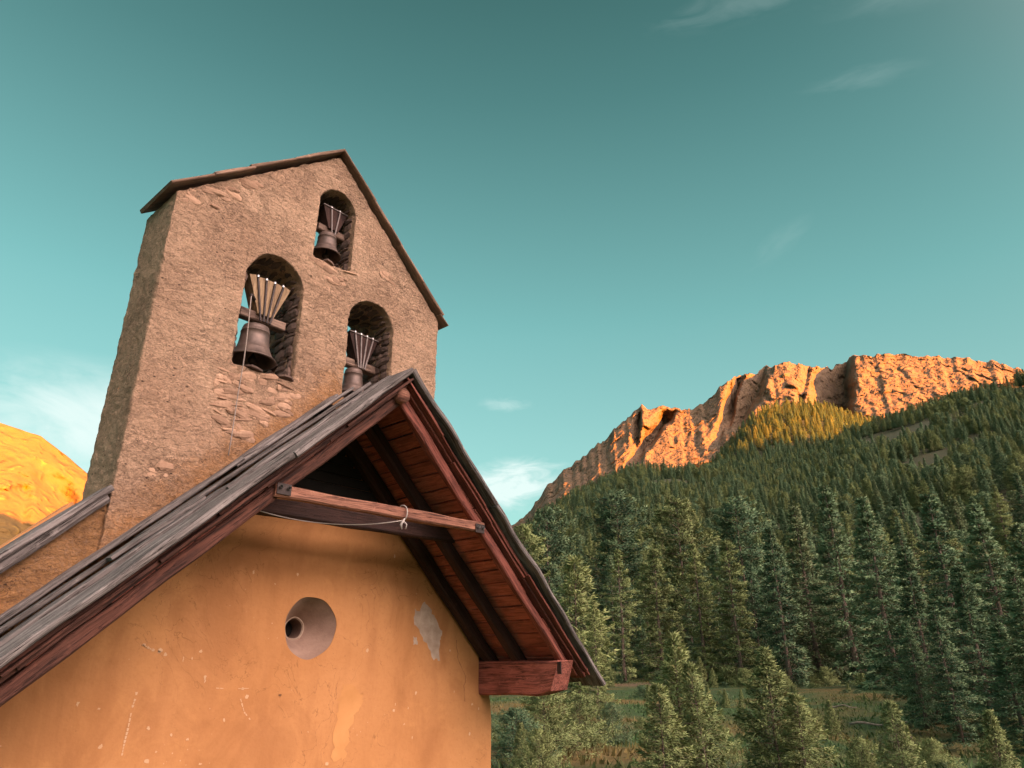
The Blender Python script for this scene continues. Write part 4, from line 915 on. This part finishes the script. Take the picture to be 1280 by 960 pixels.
# ------------------------------------------------------------------ bells
def bell(label, mouth, dia, hgt, hs, fan, n_fan, tall, lever, pale, hsl, boards='yoke', straps='iron'):
    """mouth: centre of the lip; hs: centre of the headstock beam; fan: (bottom width, top width, height) of the counterweight boards"""
    b = empty('bell', (mouth[0], mouth[1], mouth[2])); o3 = Vector(mouth); tag(b, label, 'bell', 'bells in the gable openings')
    Rr = dia / 2; k = hgt
    prof = [(0, k), (Rr * .40, k * .995), (Rr * .52, k * .96), (Rr * .565, k * .88), (Rr * .575, k * .80), (Rr * .60, k * .795), (Rr * .60, k * .77), (Rr * .585, k * .765), (Rr * .60, k * .62), (Rr * .63, k * .45), (Rr * .69, k * .30), (Rr * .705, k * .295), (Rr * .72, k * .27), (Rr * .79, k * .17), (Rr * .90, k * .07), (Rr, k * .02), (Rr * 1.0, 0), (Rr * .93, -.004), (Rr * .80, k * .12), (Rr * .64, k * .35), (Rr * .54, k * .7), (Rr * .4, k * .9), (0, k * .93)]
    mb = MB(); mb.lathe(prof, (0, 0, 0), 48); body = mb.build('bell_body', M['bronze'], b, True)
    mb = MB(); mb.lathe([(0, k * .9), (.012, k * .88), (.012, k * .2), (.035, k * .13), (.045, k * .06), (.035, -.005), (.015, -.03), (0, -.035)], (.02, .02, 0), 14); mb.build('clapper', M['iron'], b, True)
    h = Vector(hs) - o3; fb, ft, fh = fan
    mb = MB(); mb.bar((h.x - hsl / 2, h.y, h.z), (h.x + hsl / 2, h.y, h.z), .11 * tall, .10 * tall, (0, 0, 1), 8, .006, .12, rng=rg); mb.build('headstock', M['yoke'], b)
    mb = MB(); mb.tube([(h.x - hsl / 2 - .14, h.y, h.z - .02), (h.x + hsl / 2 + .14, h.y, h.z - .02)], .018, 10); mb.build('axle', M['iron'], b, True)
    mb = MB()
    for sx in (-1, 1):
        mb.tube([(h.x + sx * .05 * tall, h.y, h.z - .05 * tall), (h.x + sx * .035 * tall, h.y, k * .98 - .0)], .014 * tall, 8)
    mb.lathe([(0, k * 1.10), (.03 * tall, k * 1.08), (.045 * tall, k * .97)], (0, h.y * .5, 0), 12); mb.build('crown_loop', M['bronze'], b, True)
    z0 = h.z + .05 * tall; z1 = z0 + fh
    for i in range(n_fan):
        t0, t1 = (i + .5) / n_fan - .5, (i + .5) / n_fan - .5
        p0 = Vector((h.x + t0 * fb, h.y - .01, z0 - .03)); p1 = Vector((h.x + t1 * ft, h.y - .01, z1 - abs(t1) * .05 * fh))
        w0, w1 = fb / n_fan * 1.0, ft / n_fan * .72
        d = (p1 - p0).normalized(); a = d.cross(Vector((0, 1, 0))).normalized(); th = .075 * tall
        ux = Vector((a.x, 0, a.z)); ox = rg.uniform(0, 40)
        vs = []
        for s_ in (0, .5, 1):
            pp = p0.lerp(p1, s_); ww = (w0 + (w1 - w0) * s_) / 2
            for sx, sy in ((-1, -1), (1, -1), (1, 1), (-1, 1)): vs.append(pp + ux * (sx * ww) + Vector((0, sy * th, 0)))
        fs = [(q * 4 + j, q * 4 + (j + 1) % 4, q * 4 + 4 + (j + 1) % 4, q * 4 + 4 + j) for q in (0, 1) for j in range(4)] + [(3, 2, 1, 0), (8, 9, 10, 11)]
        mb = MB(); mb.add(vs, fs, [((v.z) + ox, v.x + ox, v.y) for v in vs], rg.random() * .5)
        mb.build('counterweight_board', M['paleyoke' if pale else boards], b)
    for i in range(n_fan - 1):
        t = (i + 1) / n_fan - .5
        p0 = Vector((h.x + t * fb * 1.0, h.y - .095 * tall, z0 - .11 * tall)); p1 = Vector((h.x + t * ft * .96, h.y - .095 * tall, z1 - .03))
        mb = MB(); mb.bar(p0, p1, .020 * tall, .016, (0, 1, 0), 4, 0, .2); st_ = mb.build('iron_strap', M[straps], b)
        mb = MB(); mb.lathe([(0, .030), (.012, .028), (.017, .012), (.016, 0)], (p1.x, p1.y + .01, p1.z + .012), 10); mb.build('bolt', M['steel'], st_, True)
    mb = MB()
    mb.bar((h.x - ft * .47, h.y - .088 * tall, z1 - .05 * fh), (h.x + ft * .47, h.y - .088 * tall, z1 - .05 * fh), .012, .022, (0, 1, 0), 3)
    if not pale: mb.build('iron_band', M[straps], b)
    if lever:
        mb = MB(); e = Vector(lever) - o3; mb.tube([(h.x - .10, h.y - .03, h.z + .16), ((e.x + h.x - .1) / 2 - .01, (e.y + h.y) / 2, e.z * .5 + (h.z + .16) * .5 + .03), tuple(e)], .020, 8); mb.build('ringing_arm', M['iron'], b, True)
    return b
bell('largest bronze bell hanging in the left opening, pale counterweight boards and a rope', (2.935, 6.14, 2.85), .475, .385, (3.0, 6.20, 3.355), (.17, .50, .38), 5, 1.0, (2.74, 5.95, 3.44), True, .50)
bell('small dark bronze bell in the topmost opening above the two others', (3.615, 6.15, 4.40), .36, .29, (3.68, 6.22, 4.78), (.13, .36, .26), 3, .85, None, False, .36, 'dark', 'oldsteel')
bell('bronze bell half hidden by the porch roof ridge in the right opening', (4.245, 6.30, 2.90), .36, .33, (4.30, 6.32, 3.30), (.14, .44, .33), 5, .95, None, False, .46, 'dark', 'oldsteel')
mb = MB()
pts = [(2.74, 5.945, 3.43), (2.745, 5.93, 3.2), (2.755, 5.925, 2.95), (2.763, 5.93, 2.7), (2.77, 5.955, 2.4), (2.775, 5.96, 2.15), (2.772, 5.95, 1.98), (2.768, 5.945, 1.80)]
mb.tube(pts, .0052, 7); tag(mb.build('bell_rope', M['rope'], None, True), 'thin pale rope hanging from the largest bell down the rough wall', 'rope')
# slack cord knotted round the front tie beam
mb = MB()
cat_ = [(2.62, 5.40, 1.22)] + [tuple(Vector((2.80, 5.38, 1.235)).lerp(Vector((3.90, 4.83, 1.235)), t) - Vector((0, 0, .30 * t * (1 - t)))) for t in np.linspace(0, 1, 22)]
mb.tube(cat_, .0042, 6)
loop = [(3.93, 4.875 + .075 * math.cos(a), 1.305 + .075 * math.sin(a)) for a in np.linspace(0, 2 * math.pi, 20)]; mb.tube(loop, .005, 6)
mb.tube([(3.91, 4.81, 1.25), (3.885, 4.80, 1.22), (3.87, 4.805, 1.19), (3.88, 4.80, 1.15)], .010, 7, rads=[.006, .014, .012, .005])
mb.tube([(3.90, 4.815, 1.23), (3.93, 4.80, 1.2), (3.92, 4.80, 1.16)], .006, 7)
tag(mb.build('cord', M['cord'], None, True), 'thin white cord knotted around the front tie beam and sagging to the left', 'cord')

# ------------------------------------------------------------------ evening air
if HAZE > 0:
    hv = bpy.data.materials.new('evening_air'); hv.use_nodes = True; hn = hv.node_tree; hn.nodes.clear()
    ho = hn.nodes.new('ShaderNodeOutputMaterial'); pv = hn.nodes.new('ShaderNodeVolumePrincipled'); hn.links.new(pv.outputs[0], ho.inputs['Volume'])
    pv.inputs['Density'].default_value = HAZE; pv.inputs['Color'].default_value = (.38, .70, .80, 1); pv.inputs['Anisotropy'].default_value = 0.0
    hm = bpy.data.meshes.new('haze'); x0, x1, y0, y1, z0, z1 = -9500, 9500, -9500, 9500, -130, 1000
    hm.from_pydata([(x, y, z) for z in (z0, z1) for y in (y0, y1) for x in (x0, x1)], [], [(0, 2, 3, 1), (4, 5, 7, 6), (0, 1, 5, 4), (2, 6, 7, 3), (0, 4, 6, 2), (1, 3, 7, 5)])
    hm.materials.append(hv); hz = bpy.data.objects.new('haze', hm); C.objects.link(hz); hz['kind'] = 'stuff'; hz['label'] = 'thin evening haze in the valley air'

# ------------------------------------------------------------------ lift everything to the eye height
bpy.context.view_layer.update()
for o in list(C.objects):
    if o.parent in (chapel, tower): o.matrix_parent_inverse = Matrix.Translation(-o.parent.location)
for o in list(C.objects):
    if o.parent is None and o.type not in ('CAMERA', 'LIGHT'): o.location.z += EYE
